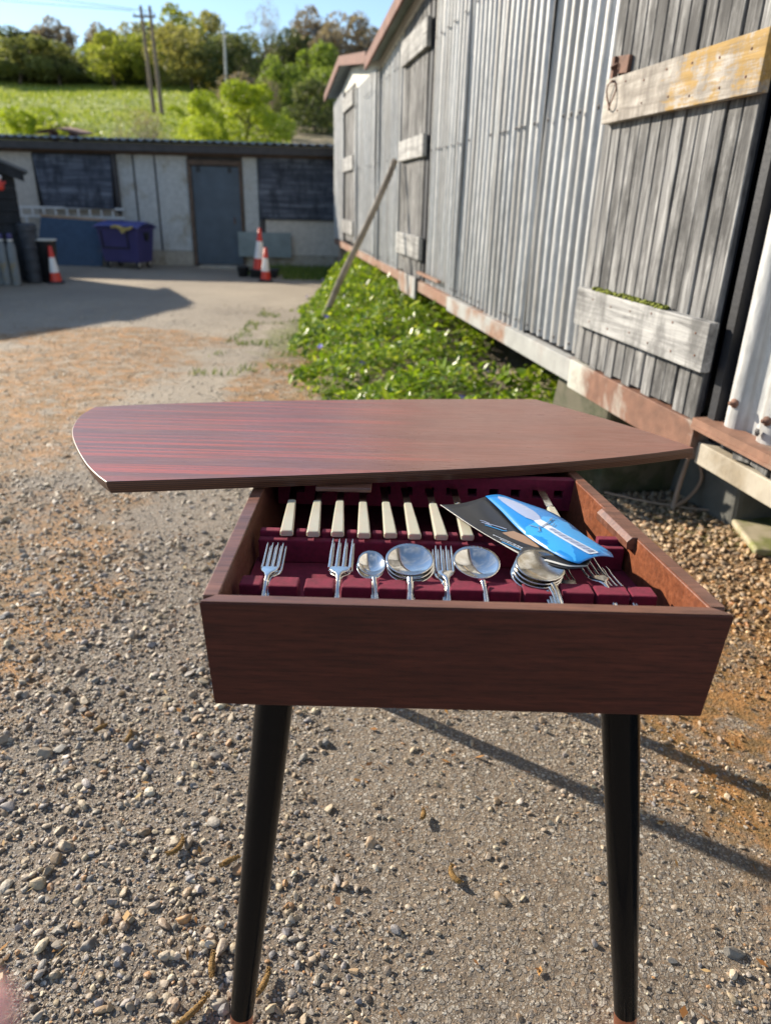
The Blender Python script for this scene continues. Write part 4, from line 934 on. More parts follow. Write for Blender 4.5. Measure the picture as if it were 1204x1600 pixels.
def meadow():
    r = np.random.default_rng(21); n = 26000
    y = 24+80*r.uniform(0, 1, n)**1.2; x = -y*r.uniform(.13, .62, n)
    z = np.array([hz(a, b)-.05+.5*mnoise.noise(Vector((a*.06, b*.06, 0))) for a, b in zip(x, y)]); h = r.uniform(.04, .13, n)*(1+y/90); a = r.uniform(0, 6.28, n); w = h*.5
    B = np.stack([x, y, z], 1); s_ = np.stack([np.cos(a), np.sin(a), 0*a], 1)*w[:, None]; t_ = np.stack([r.normal(0, .3, n)*h, r.normal(0, .3, n)*h, h], 1)
    V = np.stack([B-s_, B+s_, B+t_+s_*.3], 1).reshape(-1, 3); C = np.repeat(r.uniform(0, 1, n), 3)
    me = fast_mesh('meadow_grass', V, np.arange(n*3).reshape(n, 3), C, leaf_mat('meadow_blades', [(.15, .21, .025), (.28, .34, .045), (.44, .46, .11)], .4))
    o = bpy.data.objects.new('meadow_grass', me); COL.objects.link(o); tag(o, 'rough sunlit grass covering the sloping field', 'meadow', kind='stuff')
meadow()
def litter():
    r = np.random.default_rng(33); n = 3400
    x = np.concatenate([r.uniform(.75, 2.0, n//2), r.uniform(-1.6, .9, n-n//2)]); y = np.concatenate([r.uniform(1.1, 3.2, n//2), r.uniform(.65, 3.4, n-n//2)])
    k = np.concatenate([np.ones(n//2, bool), r.uniform(size=n-n//2) < .35]); x, y = x[k], y[k]; n = len(x)
    a = r.uniform(0, 6.28, n); L = r.uniform(.004, .013, n); W = L*r.uniform(.12, .6, n); st = r.uniform(size=n) < .35; L[st] *= 2.2; W[st] = .0009
    d = np.stack([np.cos(a)*L, np.sin(a)*L, r.normal(0, .25, n)*L], 1); s_ = np.stack([-np.sin(a)*W, np.cos(a)*W, r.normal(0, .3, n)*W], 1)
    B = np.stack([x, y, np.array([gz(p, q) for p, q in zip(x, y)])+r.uniform(.005, .013, n)], 1)
    V = np.stack([B-d, B+s_-d*.1, B+d, B-s_+d*.1], 1).reshape(-1, 3); C = np.repeat(r.uniform(0, 1, n), 4)
    me = fast_mesh('leaf_litter', V, np.arange(n*4).reshape(n, 4), C, leaf_mat('litter', [(.10, .045, .018), (.26, .12, .035), (.42, .22, .07), (.50, .38, .20)], .2, .7))
    o = bpy.data.objects.new('leaf_litter', me); COL.objects.link(o); tag(o, 'fine brown leaf litter and straw among the gravel', 'leaf litter', kind='stuff')
litter()
# grass strip in front of the low building
def grass_strip():
    r = np.random.default_rng(3); n = 9000
    x = np.concatenate([r.uniform(-2.5, .4, n), r.uniform(-1.5, -.55, 2500)]); y = np.concatenate([r.uniform(12.0, 14.1, n), r.uniform(5.2, 8.6, 2500)]); n = len(x)
    k = ~((y < 12.6) & (x < -1.9+.3*np.sin(x*9))) | (y < 10)
    k &= ~((y < 10) & (np.array([mnoise.noise(Vector((a*3, b*3, 0))) for a, b in zip(x, y)]) < .12))
    x, y = x[k], y[k]; n = len(x); h = r.uniform(.04, .12, n); h[y < 10] *= .45; a = r.uniform(0, 6.28, n); w = .006
    B = np.stack([x, y, np.zeros(n)], 1); s = np.stack([np.cos(a), np.sin(a), np.zeros(n)], 1)*w; t = np.stack([np.cos(a*2)*h*.5, np.sin(a*3)*h*.5, h], 1)
    V = np.stack([B-s, B+s, B+t], 1).reshape(-1, 3); C = np.repeat(r.uniform(0, 1, n), 3)
    me = fast_mesh('grass', V, np.arange(n*3).reshape(n, 3), C, leaf_mat('grass_blades', [(.05, .10, .015), (.12, .20, .03), (.28, .30, .08)], .3))
    o = bpy.data.objects.new('grass', me); COL.objects.link(o); tag(o, 'short rough grass at the edges of the yard', 'grass', kind='stuff')
grass_strip()

# ------------------------------------------------------------------ the canteen table
TT = radians(3); ZR = .79
ey = Vector((0, cos(TT), -sin(TT))); ez = Vector((0, sin(TT), cos(TT))); ex = Vector((1, 0, 0)); TO = Vector((.095, .707, .79))
def G(x, y, z): return TO + ex*x + ey*y + ez*z
tb = empty('cutlery_table', TO - ez*ZR, (-TT, 0, 0)); tag(tb, 'mahogany cutlery table with its boat-shaped lid swung across the open tray', 'table')
def z(v): return v + ZR
# outline of the box: sides lean in slightly
def sideL(y, o=0): return -.308 - .030*y + o
def sideR(y, o=0): return .311 - .092*y + o
TH, YBK, ZB = .019, .985, -.140
def wall(pts, z0, z1, name, mat, lean=(0, 0, 0, 0)):
    b = MB(); n = len(pts); b.hexa([(p[0]+l[0], p[1]+l[1], z(z0)) for p, l in zip(pts, lean)] + [(p[0], p[1], z(z1)) for p in pts]); return b.build(name, M[mat], tb, .0016, 2)
dl = .010
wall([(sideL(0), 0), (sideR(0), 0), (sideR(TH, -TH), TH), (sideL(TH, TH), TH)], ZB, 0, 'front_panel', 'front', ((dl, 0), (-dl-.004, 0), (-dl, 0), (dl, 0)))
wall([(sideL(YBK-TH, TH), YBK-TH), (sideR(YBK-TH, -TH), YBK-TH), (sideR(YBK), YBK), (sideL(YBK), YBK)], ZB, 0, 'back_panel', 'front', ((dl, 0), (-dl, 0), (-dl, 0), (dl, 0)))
wall([(sideL(TH+.0005), TH+.0005), (sideL(TH+.0005, TH), TH+.0005), (sideL(YBK-TH-.0005, TH), YBK-TH-.0005), (sideL(YBK-TH-.0005), YBK-TH-.0005)], ZB, -.0006, 'side_panel', 'rim', ((dl, 0),)*4)
wall([(sideR(TH+.0005, -TH), TH+.0005), (sideR(TH+.0005), TH+.0005), (sideR(YBK-TH-.0005), YBK-TH-.0005), (sideR(YBK-TH-.0005, -TH), YBK-TH-.0005)], ZB, -.0006, 'side_panel', 'inner', ((-dl, 0),)*4)
b = MB()   # veneer on top of the rim
b.hexa([(sideL(0, .001), .001, z(.0001)), (sideR(0, -.001), .001, z(.0001)), (sideR(TH, -TH+.0015), TH-.001, z(.0001)), (sideL(TH, TH-.0015), TH-.001, z(.0001)), (sideL(0, .001), .001, z(.0009)), (sideR(0, -.001), .001, z(.0009)), (sideR(TH, -TH+.0015), TH-.001, z(.0009)), (sideL(TH, TH-.0015), TH-.001, z(.0009))])
b.hexa([(sideR(TH, -TH+.001), TH+.001, z(-.0004)), (sideR(TH, -.001), TH+.001, z(-.0004)), (sideR(YBK-TH, -.001), YBK-TH, z(-.0004)), (sideR(YBK-TH, -TH+.001), YBK-TH, z(-.0004)), (sideR(TH, -TH+.001), TH+.001, z(.0007)), (sideR(TH, -.001), TH+.001, z(.0007)), (sideR(YBK-TH, -.001), YBK-TH, z(.0007)), (sideR(YBK-TH, -TH+.001), YBK-TH, z(.0007))])
b.build('rim_edging', M['rim'], tb)
b = MB(); b.box(-.288, .285, TH+.001, .262, z(ZB+.004), z(-.0605)); b.box(-.300, .275, .263, YBK-TH-.001, z(ZB+.004), z(ZB+.012)); o = b.build('tray_base', M['velvet'], tb)
b = MB(); b.prism([(sideL(.0, .02), .004), (sideR(.0, -.02), .004), (sideR(YBK, -.02), YBK-.004), (sideL(YBK, .02), YBK-.004)], z(ZB-.002), z(ZB+.003)); b.build('underside', M['front'], tb)
# velvet holder strip at the front
strip = [(-.28, -.252), (-.243, -.205), (-.197, -.159), (-.149, -.110), (-.102, -.065), (-.056, -.016), (-.010, .034), (.040, .0805), (.086, .129), (.134, .175), (.179, .221), (.2235, .256)]
for i, (a, c) in enumerate(strip):
    b = MB(); b.box(a, c, .086, .115, z(-.0604), z(-.0195-.001*((i*7) % 3))); b.build('velvet_block', M['velvet'], tb, .0022, 2)
# knife rest
b = MB(); b.box(-.283, .262, .243, .258, z(-.0604), z(-.0235))
KX = [(-.2405 + .0382*i) for i in range(8)] + [.176]
xs_ = [-.283] + [k for k in KX[:8]] + [.108, .142, .176, .215, .262]
edges = [-.283]+[v for k in sorted(KX+[.065, .103, .139, .214]) for v in (k-.0115, k+.0115)]+[.262]
for i in range(0, len(edges)-1, 2):
    if edges[i+1]-edges[i] > .003: b.box(edges[i], edges[i+1], .2585, .274, z(-.0604), z(-.0155))
b.build('knife_rest', M['velvet'], tb, .0025, 2)
# slotted blade rack
b = MB(); yp = .500; hx = [-.252+.0393*k for k in range(13)]
b.box(-.292, .262, yp, yp+.02, z(-.0604), z(-.0375)); b.box(-.292, .262, yp, yp+.02, z(-.0215), z(-.002))
e = [-.292]+[v for h_ in hx for v in (h_-.0085, h_+.0085)]+[.262]
for i in range(0, len(e)-1, 2): b.box(e[i], e[i+1], yp+.0002, yp+.0198, z(-.0374), z(-.0216))
b.build('blade_rack', M['velvet'], tb)
# lid support peg strip on the right inner wall
b = MB(); y0, y1 = .228, .350
def xr(y): return sideR(y, -TH)
P = [(0, -.018), (-.012, -.018), (-.013, -.006), (-.006, .0012), (.003, .0012), (.003, .0)]
V = [(xr(y0)+a-.0005, y0, z(c)) for a, c in P]+[(xr(y1)+a-.0005, y1, z(c)) for a, c in P]; n = len(P)
b.add(V, [tuple(range(n)), tuple(range(n, 2*n))[::-1]]+[(i, n+i, n+(i+1) % n, (i+1) % n) for i in range(n)]); b.build('lid_runner', M['rim'], tb, .001)
# legs
LEG = [((-.231, .062), (-.2955, .022)), ((.217, .062), (.300, .038)), ((-.225, .93), (-.285, .975)), ((.165, .93), (.225, .975))]
for (tx, ty), (fx, fy) in LEG:
    b = MB(); top = Vector((tx, ty, z(ZB-.002))); foot = Vector((fx, fy, .070)); 
    def at_(k): return top.lerp(foot, k)
    b.tube([at_(k) for k in (0, .1, .3, .5, .7, .9, 1.0)], [.0250, .0248, .0236, .0222, .0206, .0187, .0178], 28)
    lg = b.build('leg', M['lacquer'], tb)
    b = MB(); f2 = at_(1.07); f2.z = -.02 if fy < .5 else .045-.0
    zz = (.0 if fy < .5 else .0)
    end = Vector((fx+(fx-tx)*.075, fy+(fy-ty)*.075, fy*.0524+.0 if fy > .5 else .004))
    b.tube([at_(1.0), end], [.0176, .0160], 24); b.build('ferrule', M['copper'], lg)
    b = MB(); b.box(tx-.045, tx+.045, ty-.045, ty+.045, z(ZB-.004), z(ZB-.0015)); 
# lid
FRONT = [(-0.544, 0.351), (-0.413, 0.376), (-0.261, 0.406), (-0.131, 0.433), (0.013, 0.465), (0.131, 0.497), (0.231, 0.530), (0.335, 0.570), (0.429, 0.611), (0.520, 0.656)]
RIGHT = [(0.520, 0.656), (0.490, 0.734), (0.448, 0.824), (0.405, 0.905), (0.358, 0.984), (0.286, 1.103)]
BACK = [(0.286, 1.103), (0.175, 1.092), (0.059, 1.076), (-0.105, 1.051), (-0.264, 1.023), (-0.419, 0.990), (-0.564, 0.952), (-0.675, 0.918), (-0.770, 0.882)]
LEFT = [(-0.770, 0.882), (-0.768, 0.800), (-0.747, 0.712), (-0.718, 0.635), (-0.670, 0.541), (-0.615, 0.447), (-0.574, 0.388), (-0.544, 0.351)]
OUT = []
for seg in (FRONT, RIGHT, BACK, LEFT):
    OUT += [(q.x, q.y) for q in smooth_curve([(a, c, 0) for a, c in seg], 5)][:-1]
cxl, cyl = sum(p[0] for p in OUT)/len(OUT), sum(p[1] for p in OUT)/len(OUT)
def inset(p, d):
    v = Vector((p[0]-cxl, p[1]-cyl)); L = v.length; return (cxl+v.x*(L-d)/L, cyl+v.y*(L-d)/L)
lid = MB(); n = len(OUT)
T1 = [inset(p, .0012) for p in OUT]; lid.add([(a, c, z(.0240)) for a, c in T1], [tuple(range(n))], 0)
lidm = lid.build('lid', M['lidwood'], tb)
b = MB()
loops = [(T1, .02395), (OUT, .0232), ([inset(p, .001) for p in OUT], .015), ([inset(p, .006) for p in OUT], .0035), ([inset(p, .010) for p in OUT], .0025)]
V = [(a, c, z(h)) for L_, h in loops for a, c in L_]
F = [(j*n+k, j*n+(k+1) % n, (j+1)*n+(k+1) % n, (j+1)*n+k) for j in range(len(loops)-1) for k in range(n)]
F = [f[::-1] for f in F]; F.append(tuple((len(loops)-1)*n+k for k in range(n))[::-1])
b.add(V, F, 0); b.build('edge_band', M['ply'], lidm)
b = MB(); b.box(-.215, -.12, .415, .47, z(-.006), z(.0022)); b.build('lid_pivot_block', M['rim'], tb, .002)

# ------------------------------------------------------------------ cutlery (each piece its own thing)
def place(o, x, y, zz, rz=0, rx=0):
    if o.name.startswith(('fork', 'spoon')): rx += .23 if o.name.startswith('spoon') else .10; zz -= .003
    o.location = G(x, y, zz); o.rotation_euler = (Euler((-TT, 0, 0)).to_matrix() @ Euler((rx, 0, rz)).to_matrix()).to_euler(); return o
def ribbon(b, rows, cap=True):
    """rows: (y, z, halfwidth, halfthick) -> rounded flat bar along y"""
    V = []; K = 10
    for (y, zz, w, t) in rows:
        for k in range(K):
            a = 2*pi*k/K; V.append((w*cos(a), y, zz+t*sin(a)))
    m = len(rows)
    b.add(V, [(j*K+k, j*K+(k+1) % K, (j+1)*K+(k+1) % K, (j+1)*K+k) for j in range(m-1) for k in range(K)][::1], 0, True)
    b.add(V[:K], [tuple(range(K))]); b.add(V[-K:], [tuple(range(K))[::-1]])
HANDLE = [(0.0, 0.0, .0030, .0016), (-.012, -.0015, .0026, .0018), (-.028, -.008, .0030, .0016), (-.045, -.018, .0042, .0014), (-.062, -.030, .0054, .0013), (-.068, -.034, .0056, .0012), (-.071, -.0362, .004, .001)]
def mk_handle(r, w=1.0, pattern=True, mat='silver'):
    b = MB(); ribbon(b, [(y, zz, ww*w, t) for y, zz, ww, t in HANDLE]); h = b.build('handle', M[mat], r)
    if pattern:
        b = MB()
        for sx in (-1, 1): b.tube([(sx*ww*w*.62, y, zz+t*.95) for y, zz, ww, t in HANDLE[1:-1]], .00055, 5)
        b.tube([(0, y, zz+t*1.0) for y, zz, ww, t in HANDLE[3:-1]], .0009, 5); b.build('moulding', M[mat], h)
    return h
def mk_fork(label, x, y, zz, rz=0, L=.070, w=.0125, rx=0, tw=1.0, mat='silver', grp='silver forks standing in the velvet tray'):
    r = empty('fork'); tag(r, label, 'fork', grp); place(r, x, y, zz, rz, rx); mk_handle(r, 1.05, mat=mat)
    b = MB(); ribbon(b, [(-.001, 0, .0030, .0016), (.006, .0, .0055, .0013), (.013, -.001, w*.86, .0010), (.020, -.002, w, .0009), (.024, -.0022, w, .0008)]); b.build('head', M[mat], r)
    for k in range(4):
        xx = (-1+2*k/3)*(w-.0017); b = MB()
        ribbon(b, [(.022, -.0022, .0017*tw, .0009), (.034, -.0020, .0015*tw, .0010), (.050, .0004, .0014*tw, .0010), (L, .0040, .0011, .0009), (L+.006, .0052, .0004, .0004)])
        for i in range(len(b.v)): b.v[i] = (b.v[i][0]+xx, b.v[i][1], b.v[i][2])
        b.build('tine', M[mat], r)
    return r
def mk_spoon(label, x, y, zz, rz=0, a=.0215, L=.043, rx=0, mat='silver', grp='silver spoons in the velvet tray', hw=1.0, depth=.009, egg=.0):
    """bowl half width a, bowl length L, lying from y=+0.008"""
    r = empty('spoon'); tag(r, label, 'spoon', grp); place(r, x, y, zz, rz, rx); mk_handle(r, hw, mat=mat)
    b = MB(); N, K = 9, 36; cy = .006+L/2; V = []
    def sh(u, k, dz=0):
        t = 2*pi*k/K; ww = a*(1-egg*sin(t)); return (u*ww*cos(t), cy+u*L/2*sin(t), -depth*(1-u**2.0)+dz-.0008)
    for i in range(N+1):
        for k in range(K): V.append(sh(i/N if i else .001, k))
    for i in range(N, -1, -1):
        for k in range(K): q = sh((i/N if i else .001)*1.0, k, -.0011); V.append(q)
    m = 2*N+2
    b.add(V, [(j*K+k, j*K+(k+1) % K, (j+1)*K+(k+1) % K, (j+1)*K+k) for j in range(m-1) for k in range(K)], 0, True)
    b.build('bowl', M[mat], r)
    return r
# forks: neck position is where they drop into the velvet slots
mk_fork('upper fork of the pair at the far left slot', -.2475, .112, -.0150, .0, rx=.02)
mk_fork('lower fork of the pair at the far left slot', -.2435, .111, -.0195, .0, rx=.02)
mk_fork('upper fork of the pair just left of the small spoons', -.1540, .113, -.0130, .0, w=.0155, L=.080, tw=1.6, rx=.03)
mk_fork('lower fork of the pair just left of the small spoons', -.1535, .111, -.0175, -.02, w=.0155, L=.078, tw=1.6, rx=.03)
mk_fork('upper fork between the round spoons and the pierced-looking spoon', -.0120, .112, -.0140, .01, w=.0125, L=.072, tw=1.3, rx=.02)
mk_fork('lower fork between the round spoons and the pierced-looking spoon', -.0165, .111, -.0185, .0, w=.0125, L=.070, tw=1.3, rx=.02)
mk_fork('shaded fork under the blue leaflet beside the right hand spoons', .155, .114, -.0240, .16, w=.0125, L=.068, mat='reflect_shade')  # darker silver: shade under the leaflet put into its colour
mk_fork('sunlit fork poking out from under the right end of the blue leaflet', .196, .116, -.0170, .20, w=.0145, L=.070, tw=1.2)
mk_fork('rightmost fork with only its handle showing by the inner right wall', .2225, .100, -.0260, .34, w=.0125, L=.060, mat='silver')
for k in range(2): mk_spoon(('top' if k == 0 else 'bottom')+' small spoon of the left pair of small spoons', -.1075-.003*k, .108-.001*k, -.0125-.0055*k, .14-.05*k, a=.0185, L=.050, rx=.05)
for k in range(3): mk_spoon(('top', 'middle', 'bottom')[k]+' large round spoon in the stack at the middle of the tray', -.0610+.0015*k, .106-.001*k, -.0100-.0055*k, -.01+.03*k, a=.0325, L=.064, rx=.06, hw=1.15)
mk_spoon('single oval serving spoon right of the middle forks', .0335, .104, -.0110, .10, a=.0315, L=.069, rx=.02, hw=1.1, depth=.011, egg=-.06)
for k in range(4): mk_spoon(('top spoon of the right hand stack with a painted brown reflection, its handle crossing a velvet block', 'second spoon of the right hand stack', 'third spoon of the right hand stack', 'lowest spoon of the right hand stack')[k], .123-.0025*k, .098-.001*k, -.0090-.0050*k, .27-.02*k, a=.0340, L=.064, rx=.05, mat='reflect_shade' if k == 0 else 'silver', hw=1.2, depth=.006, grp='right hand spoons under the leaflet')  # top spoon's brown is the lid's reflection put into the metal colour
# ivory handled knives lying on the rest
ORD = ['first', 'second', 'third', 'fourth', 'fifth', 'sixth', 'seventh', 'eighth']
for i, kx in enumerate(KX):
    r = empty('table_knife'); far = [-.252+.0393*k for k in range(13)][i] if i < 8 else .183
    lab = ORD[i]+' ivory-handled knife from the left in the row under the lid' if i < 8 else 'lone ivory-handled knife at the right behind the blue leaflet'
    if i == 7: lab = 'eighth ivory-handled knife from the left, mostly hidden by the black leaflet page'
    tag(r, lab, 'knife', 'ivory-handled knives in the tray')
    rz = atan2(kx-far, .14)*.9; place(r, kx+.0012*sin(i*2.1), .2445+.0016*sin(i*3.7), -.0135, (rz+.018*sin(i*5.3)) if i < 8 else -.03)
    b = MB(); V = []; rows = [(0, .0088, .0042), (.002, .0098, .0050), (.06, .0086, .0050), (.136, .0066, .0048)]
    for (y, w, t) in rows:
        for (a, c) in ((-1, -.6), (-.8, -1), (.8, -1), (1, -.6), (1, .6), (.8, 1), (-.8, 1), (-1, .6)): V.append((a*w, y, c*t))
    b.add(V, [(j*8+k, j*8+(k+1) % 8, (j+1)*8+(k+1) % 8, (j+1)*8+k) for j in range(3) for k in range(8)]+[tuple(range(8))[::-1], tuple(range(24, 32))])
    b.build('handle', M['ivory'], r, .0006)
    b = MB(); ribbon(b, [(.1362, 0, .0072, .0052), (.142, 0, .0072, .0052)]); b.build('ferrule', M['silver'], r)
    b = MB(); b.hexa([(-.006, .142, -.0010), (.006, .142, -.0010), (.006, .25, -.0008), (-.0065, .25, -.0008), (-.006, .142, .0010), (.006, .142, .0010), (.006, .25, .0008), (-.0065, .25, .0008)]); b.build('blade', M['silver'], r)

# ------------------------------------------------------------------ folded leaflet on top of the cutlery
def mk_paper(name, base, r=.28, extra=None):
    t = NT(name); t.set(base, r, 0, Coat_Weight=.25, Coat_Roughness=.15); t.bump(t.noise(t.src, 28, 5), .25, .002)
    if extra: extra(t)
    return t.m
pb = mk_paper('blue_gloss_paper', (.008, .17, .48)); pb2 = mk_paper('light_blue_gloss_paper', (.035, .28, .62)); pk = mk_paper('black_gloss_paper', (.003, .0035, .005), .55); pw = mk_paper('white_paper', (.62, .60, .55), .6)
psil = mk_paper('printed_silver', (.26, .31, .45), .35); pwh = mk_paper('printed_white', (.52, .57, .66), .35); pbr = mk_paper('printed_brown', (.24, .15, .09), .4); pink = mk_paper('printed_grey', (.13, .17, .24), .4)
# world frame of the table is used for the leaflet: local coords = table coords relative to centre
LC = (.10, .22)
lf = empty('leaflet'); lf.location = G(LC[0], LC[1], -.008); lf.rotation_euler = (-TT, 0, 0)
tag(lf, 'folded blue and black glossy leaflet with a drawn butter knife lying over the cutlery', 'leaflet')
SPINE = [(.070, .386, .004), (.084, .318, .006), (.101, .238, .005), (.119, .190, .004), (.146, .142, .003), (.163, .130, .002)]
EDGE = [(.118, .378, .001), (.155, .300, .013), (.176, .250, .013), (.190, .208, .010), (.213, .172, .004), (.217, .158, .000)]
def surf(A, B, u, v, bulge=.006):
    """u along, v across"""
    n = len(A)-1; f = u*n; i = min(int(f), n-1); t = f-i
    def cr(P):
        a, b_, c, d = P[max(i-1, 0)], P[i], P[i+1], P[min(i+2, n)]
        return Vector([.5*((2*b_[k])+(c[k]-a[k])*t+(2*a[k]-5*b_[k]+4*c[k]-d[k])*t*t+(3*b_[k]-a[k]-3*c[k]+d[k])*t**3) for k in range(3)])
    p = cr(A).lerp(cr(B), v); p.z += bulge*sin(pi*v); p -= Vector((LC[0], LC[1], -.008)); return p
def sheet(name, A, B, mat, parent, bulge=.006, u0=0, u1=1, v0=0, v1=1, dz=0, nu=18, nv=8, fn=None, solid=.0004):
    b = MB(); V = []
    for i in range(nu+1):
        for j in range(nv+1):
            u = u0+(u1-u0)*i/nu; v = v0+(v1-v0)*j/nv; p = surf(A, B, u, v, bulge); p.z += dz; V.append(p)
    b.add(V, [(i*(nv+1)+j, (i+1)*(nv+1)+j, (i+1)*(nv+1)+j+1, i*(nv+1)+j+1) for i in range(nu) for j in range(nv)], 0, True)
    return b.build(name, mat, parent, solid=solid)
cover = sheet('blue_cover', SPINE, EDGE, pb, lf)
def printed(name, poly, mat, A=SPINE, B=EDGE, dz=.0005, bulge=.006, parent=None, sub=5):
    """flat artwork given as (u,v) outline, tessellated on the page"""
    b = MB(); n = len(poly); cu = sum(p[0] for p in poly)/n; cv_ = sum(p[1] for p in poly)/n; V = []
    def P(u, v): q = surf(A, B, min(max(u, 0), 1), min(max(v, 0), 1), bulge); q.z += dz; return q
    for s_ in range(sub+1):
        f = s_/sub
        for (u, v) in poly: V.append(P(cu+(u-cu)*max(f, .001), cv_+(v-cv_)*max(f, .001)))
    b.add(V, [(s_*n+k, s_*n+(k+1) % n, (s_+1)*n+(k+1) % n, (s_+1)*n+k) for s_ in range(sub) for k in range(n)], 0, True)
    return b.build(name, mat, parent or cover)
printed('light_blue_swirl', [(.46, .02), (.40, .12), (.385, .3), (.37, .45), (.33, .6), (.33, .75), (.40, .95), (.6, .99), (.8, .97), (.95, .9), (.97, .5), (.9, .03), (.7, .02)], pb2, dz=.0004, sub=8)
def knife_pt(t, w):   # knife axis from (u,v) start to end
    u = .05+.88*t; v = .30+.20*t+.06*sin(pi*t*.8); return (u, v+w)
bl = [(0, .0), (.03, .09), (.08, .14), (.15, .17), (.24, .17), (.31, .14), (.36, .07)]
printed('drawn_blade', [knife_pt(t, w) for t, w in bl]+[knife_pt(t, -w*.9) for t, w in bl[::-1][:-1]], psil, dz=.0010)
hd = [(.36, .07), (.42, .09), (.48, .075), (.6, .085), (.75, .10), (.88, .12), (.93, .12), (.955, .08)]
printed('drawn_handle', [knife_pt(t, w) for t, w in hd]+[knife_pt(t, -w) for t, w in hd[::-1]], pwh, dz=.0010)
hd2 = [(.5, .035), (.65, .05), (.8, .06), (.9, .065)]
printed('drawn_handle_panel', [knife_pt(t, w) for t, w in hd2]+[knife_pt(t, -w) for t, w in hd2[::-1]], psil, dz=.0015)
def line(name, uv, mat, w=.0007, A=SPINE, B=EDGE, dz=.0012, bulge=.006, parent=None):
    b = MB()
    for path in uv:
        pts = [surf(A, B, min(max(u, 0), 1), min(max(v, 0), 1), bulge)+Vector((0, 0, dz)) for u, v in path]
        b.tube(pts, w, 5, flat=.25)
    return b.build(name, mat, parent or cover)
rr = random.Random(6)
line('drawn_ribbon', [[(.40, .20), (.44, .26), (.45, .36), (.43, .48), (.40, .60), (.37, .68)], [(.40, .62), (.36, .74), (.375, .80)], [(.45, .30), (.50, .24), (.49, .2)], [(.43, .46), (.47, .55), (.44, .62)]], pink, .0009, dz=.002)
line('drawn_engraving', [[knife_pt(.52+.05*k, -.05), knife_pt(.545+.05*k, .05)] for k in range(8)], pink, .0004, dz=.0018)
# black inner page hanging out to the left, with its white reverse edge
PL = [(-.007, .346, .001), (.030, .272, -.001), (.050, .236, -.002), (.066, .208, -.002), (.082, .182, -.003), (.094, .166, -.004)]
PR = [(.070, .386, .003), (.084, .318, .004), (.100, .250, .003), (.115, .205, .002), (.134, .165, .000), (.150, .137, -.001)]
blk = sheet('black_page', PL, PR, pk, lf, bulge=-.004)
printed('pale_strip', [(.55, .0), (.75, .0), (1, .0), (1, .30), (.93, .22), (.8, .12), (.66, .05)], pw, PL, PR, .0006, -.004, blk)
printed('brown_picture', [(.40, .55), (.50, .60), (.62, .75), (.72, .92), (.66, .97), (.52, .97), (.42, .85)], pbr, PL, PR, .0005, -.004, blk)
line('white_edge', [[(k/16, .0) for k in range(17)]], pw, .0007, PL, PR, .0003, -.004, blk)
# handwriting-like script lines, as unreadable as in the photo
def scribble(u0, u1, v0, v1, n, amp, seed):
    r_ = random.Random(seed); out = []; pts = []
    for i in range(n*6):
        t = i/(n*6-1); u = u0+(u1-u0)*t; v = v0+(v1-v0)*t; ph = i*1.15
        k = amp*(1+.5*r_.random())*(1.8 if r_.random() < .08 else 1)
        pts.append((u+.006*cos(ph)+k*sin(ph)*.5, v+k*1.6*sin(ph)))
        if r_.random() < .05 and len(pts) > 3: out.append(pts); pts = []
    if len(pts) > 2: out.append(pts)
    return out
line('white_script', scribble(.42, .78, .22, .62, 12, .016, 3)+scribble(.52, .84, .22, .58, 10, .013, 5), pwh, .00055, PL, PR, .0010, -.004, blk)
line('printed_spoon', [[(.24, .40), (.28, .52), (.34, .66), (.38, .74)], [(.20, .38), (.22, .44), (.26, .50)], [(.22, .36), (.25, .42), (.29, .49)]], psil, .0012, PL, PR, .0010, -.004, blk)
line('blue_stroke', [[(.26, .36), (.32, .50), (.38, .62), (.40, .70)], [(.60, .12), (.70, .3), (.80, .5), (.88, .68)]], pb2, .0012, PL, PR, .0009, -.004, blk)
# curled lower pages under the cover
for k in range(3):
    A_ = [(.088+.004*k, .168-.003*k, -.004-.002*k), (.105+.004*k, .162-.004*k, -.001-.0025*k), (.125, .150-.004*k, .0-.003*k), (.150, .134-.003*k, -.001-.002*k), (.175, .132, -.001-.001*k)]
    B_ = [(.100, .190, -.002), (.118, .186, .000), (.138, .176, .001), (.162, .160, .001), (.185, .150, .0)]
    sheet('inner_page', A_, B_, pw if k % 2 else pk, lf, bulge=.001)

# ------------------------------------------------------------------ fallen catkins, straw, and the photographer's finger
def catkin(x, y, rz, L, bend, label, grp='fallen brown catkins on the gravel'):
    b = MB(); pts = []; N = 16; rr = random.Random(int(x*1000))
    for i in range(N+1):
        t = i/N; a = bend*(t-.5); pts.append((L*(sin(a)/bend if abs(bend) > .01 else t), L*(1-cos(a))/bend if abs(bend) > .01 else 0, 0))
    b.tube(pts, [.0040*sin(pi*min(1, .12+t*.9/N*1.0)) + .0012+.0012*(t % 2) for t in range(N+1)], 8)
    for i in range(N*5):
        t = rr.random(); p = pts[int(t*N)]; a = rr.uniform(0, pi); b.obox((p[0]+rr.uniform(-.002, .002), p[1]+.0042*cos(a), p[2]+.0042*sin(a)), (.0022, .0016, .0018), (rr.random()*3, rr.random()*3, 0))
    o = b.build('catkin', M['catkin'], loc=(x, y, gz(x, y)+.013), rot=(rr.uniform(-.1, .1), rr.uniform(-.12, .12), rz)); tag(o, label, 'catkin', grp)
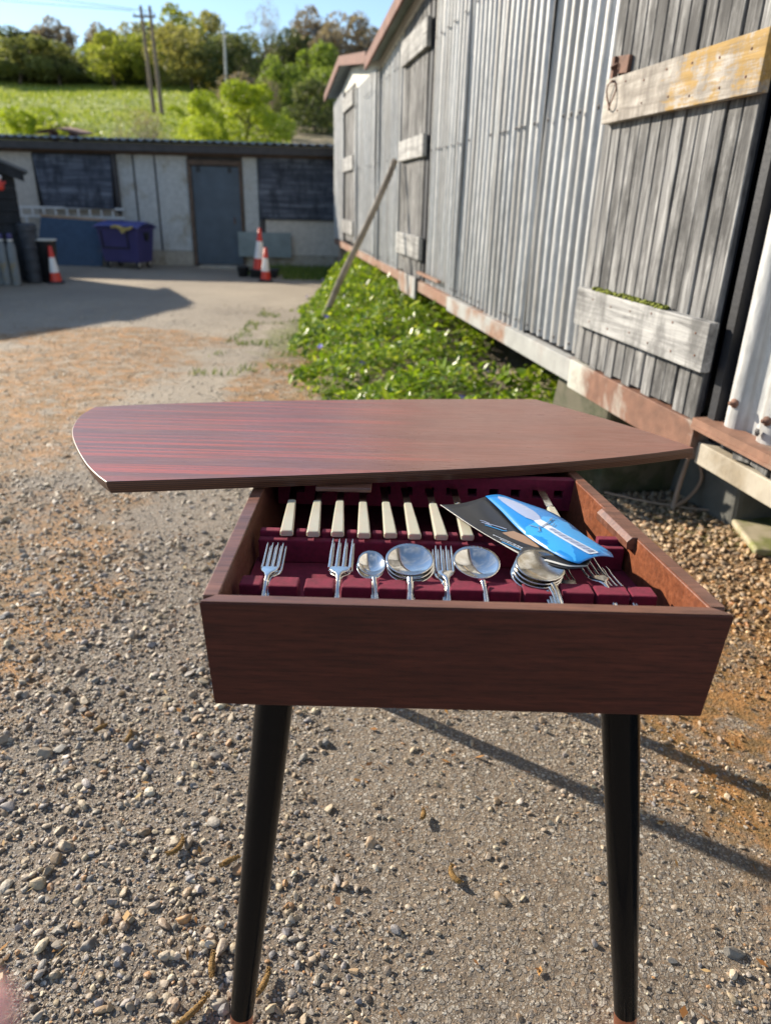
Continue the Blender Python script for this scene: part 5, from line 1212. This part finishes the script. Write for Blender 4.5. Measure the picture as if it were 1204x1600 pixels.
CK = [((-0.398,1.040), 1.2, .06, 1.9, 'curled brown catkin left of the left table leg'), ((-0.609,1.359), 1.5, .04, .5, 'straight brown catkin at the upper left of the gravel'), ((-0.691,1.390), .9, .035, -.4, 'short brown catkin at the far upper left of the gravel'),
      ((-0.290,1.009), .6, .045, -.6, 'brown catkin touching the left edge of the left table leg'), ((0.148,0.989), 1.9, .05, -1.8, 'hooked brown catkin on the gravel midway between the table legs'), ((-0.182,0.776), 1.3, .055, .7, 'brown catkin at the foot of the left table leg'),
      ((-0.288,0.727), .9, .07, .5, 'thick brown catkin at the bottom edge left of the left leg'), ((-0.278,0.804), 1.7, .045, -.4, 'thin brown catkin below the pebbles left of the left leg'), ((0.099,1.137), 1.4, .03, .6, 'small dark catkin under the middle of the table')]
for (p, rz, L, bd, lb) in CK: catkin(p[0], p[1], rz, L, bd, lb)
# fingertip of the person holding the camera, low at the left
def finger():
    tip = Vector((-.0555, .0, 0))
    f = fwd; d = .125
    P = Vector((0, 0, EYE)) + (f + rc*(-636/1110) + uc*(-790/1110))*d      # fingertip centre in world space
    back = (-rc*.75 - uc*.55 - f*.25).normalized()
    pts = [P - back*.006 + back*.0, P - back*.003, P + back*.004, P + back*.014, P + back*.026, P + back*.034, P + back*.055 - f*.004]
    rad = [.0025, .0058, .0078, .0086, .0084, .0090, .0094]
    b = MB(); b.tube([p - P for p in pts], rad, 24)
    o = b.build('finger', M['skin'], loc=P); md = o.modifiers.new('sub', 'SUBSURF'); md.levels = 1; md.render_levels = 2
    tag(o, 'blurred pink fingertip poking into the bottom left corner', 'finger')
    b = MB(); n_ = back.cross(f).normalized(); q = -f
    V = []
    for i in range(5):
        for j in range(5):
            u = i/4*.011-.002; a = (j/4-.5)*1.5; V.append(back*u + (q*cos(a) + n_*sin(a))*(.0084 if i else .0070))
    b.add(V, [(i*5+j, i*5+j+1, (i+1)*5+j+1, (i+1)*5+j) for i in range(4) for j in range(4)], 0, True); b.build('fingernail', M['nail'], o, solid=.0005)
finger()
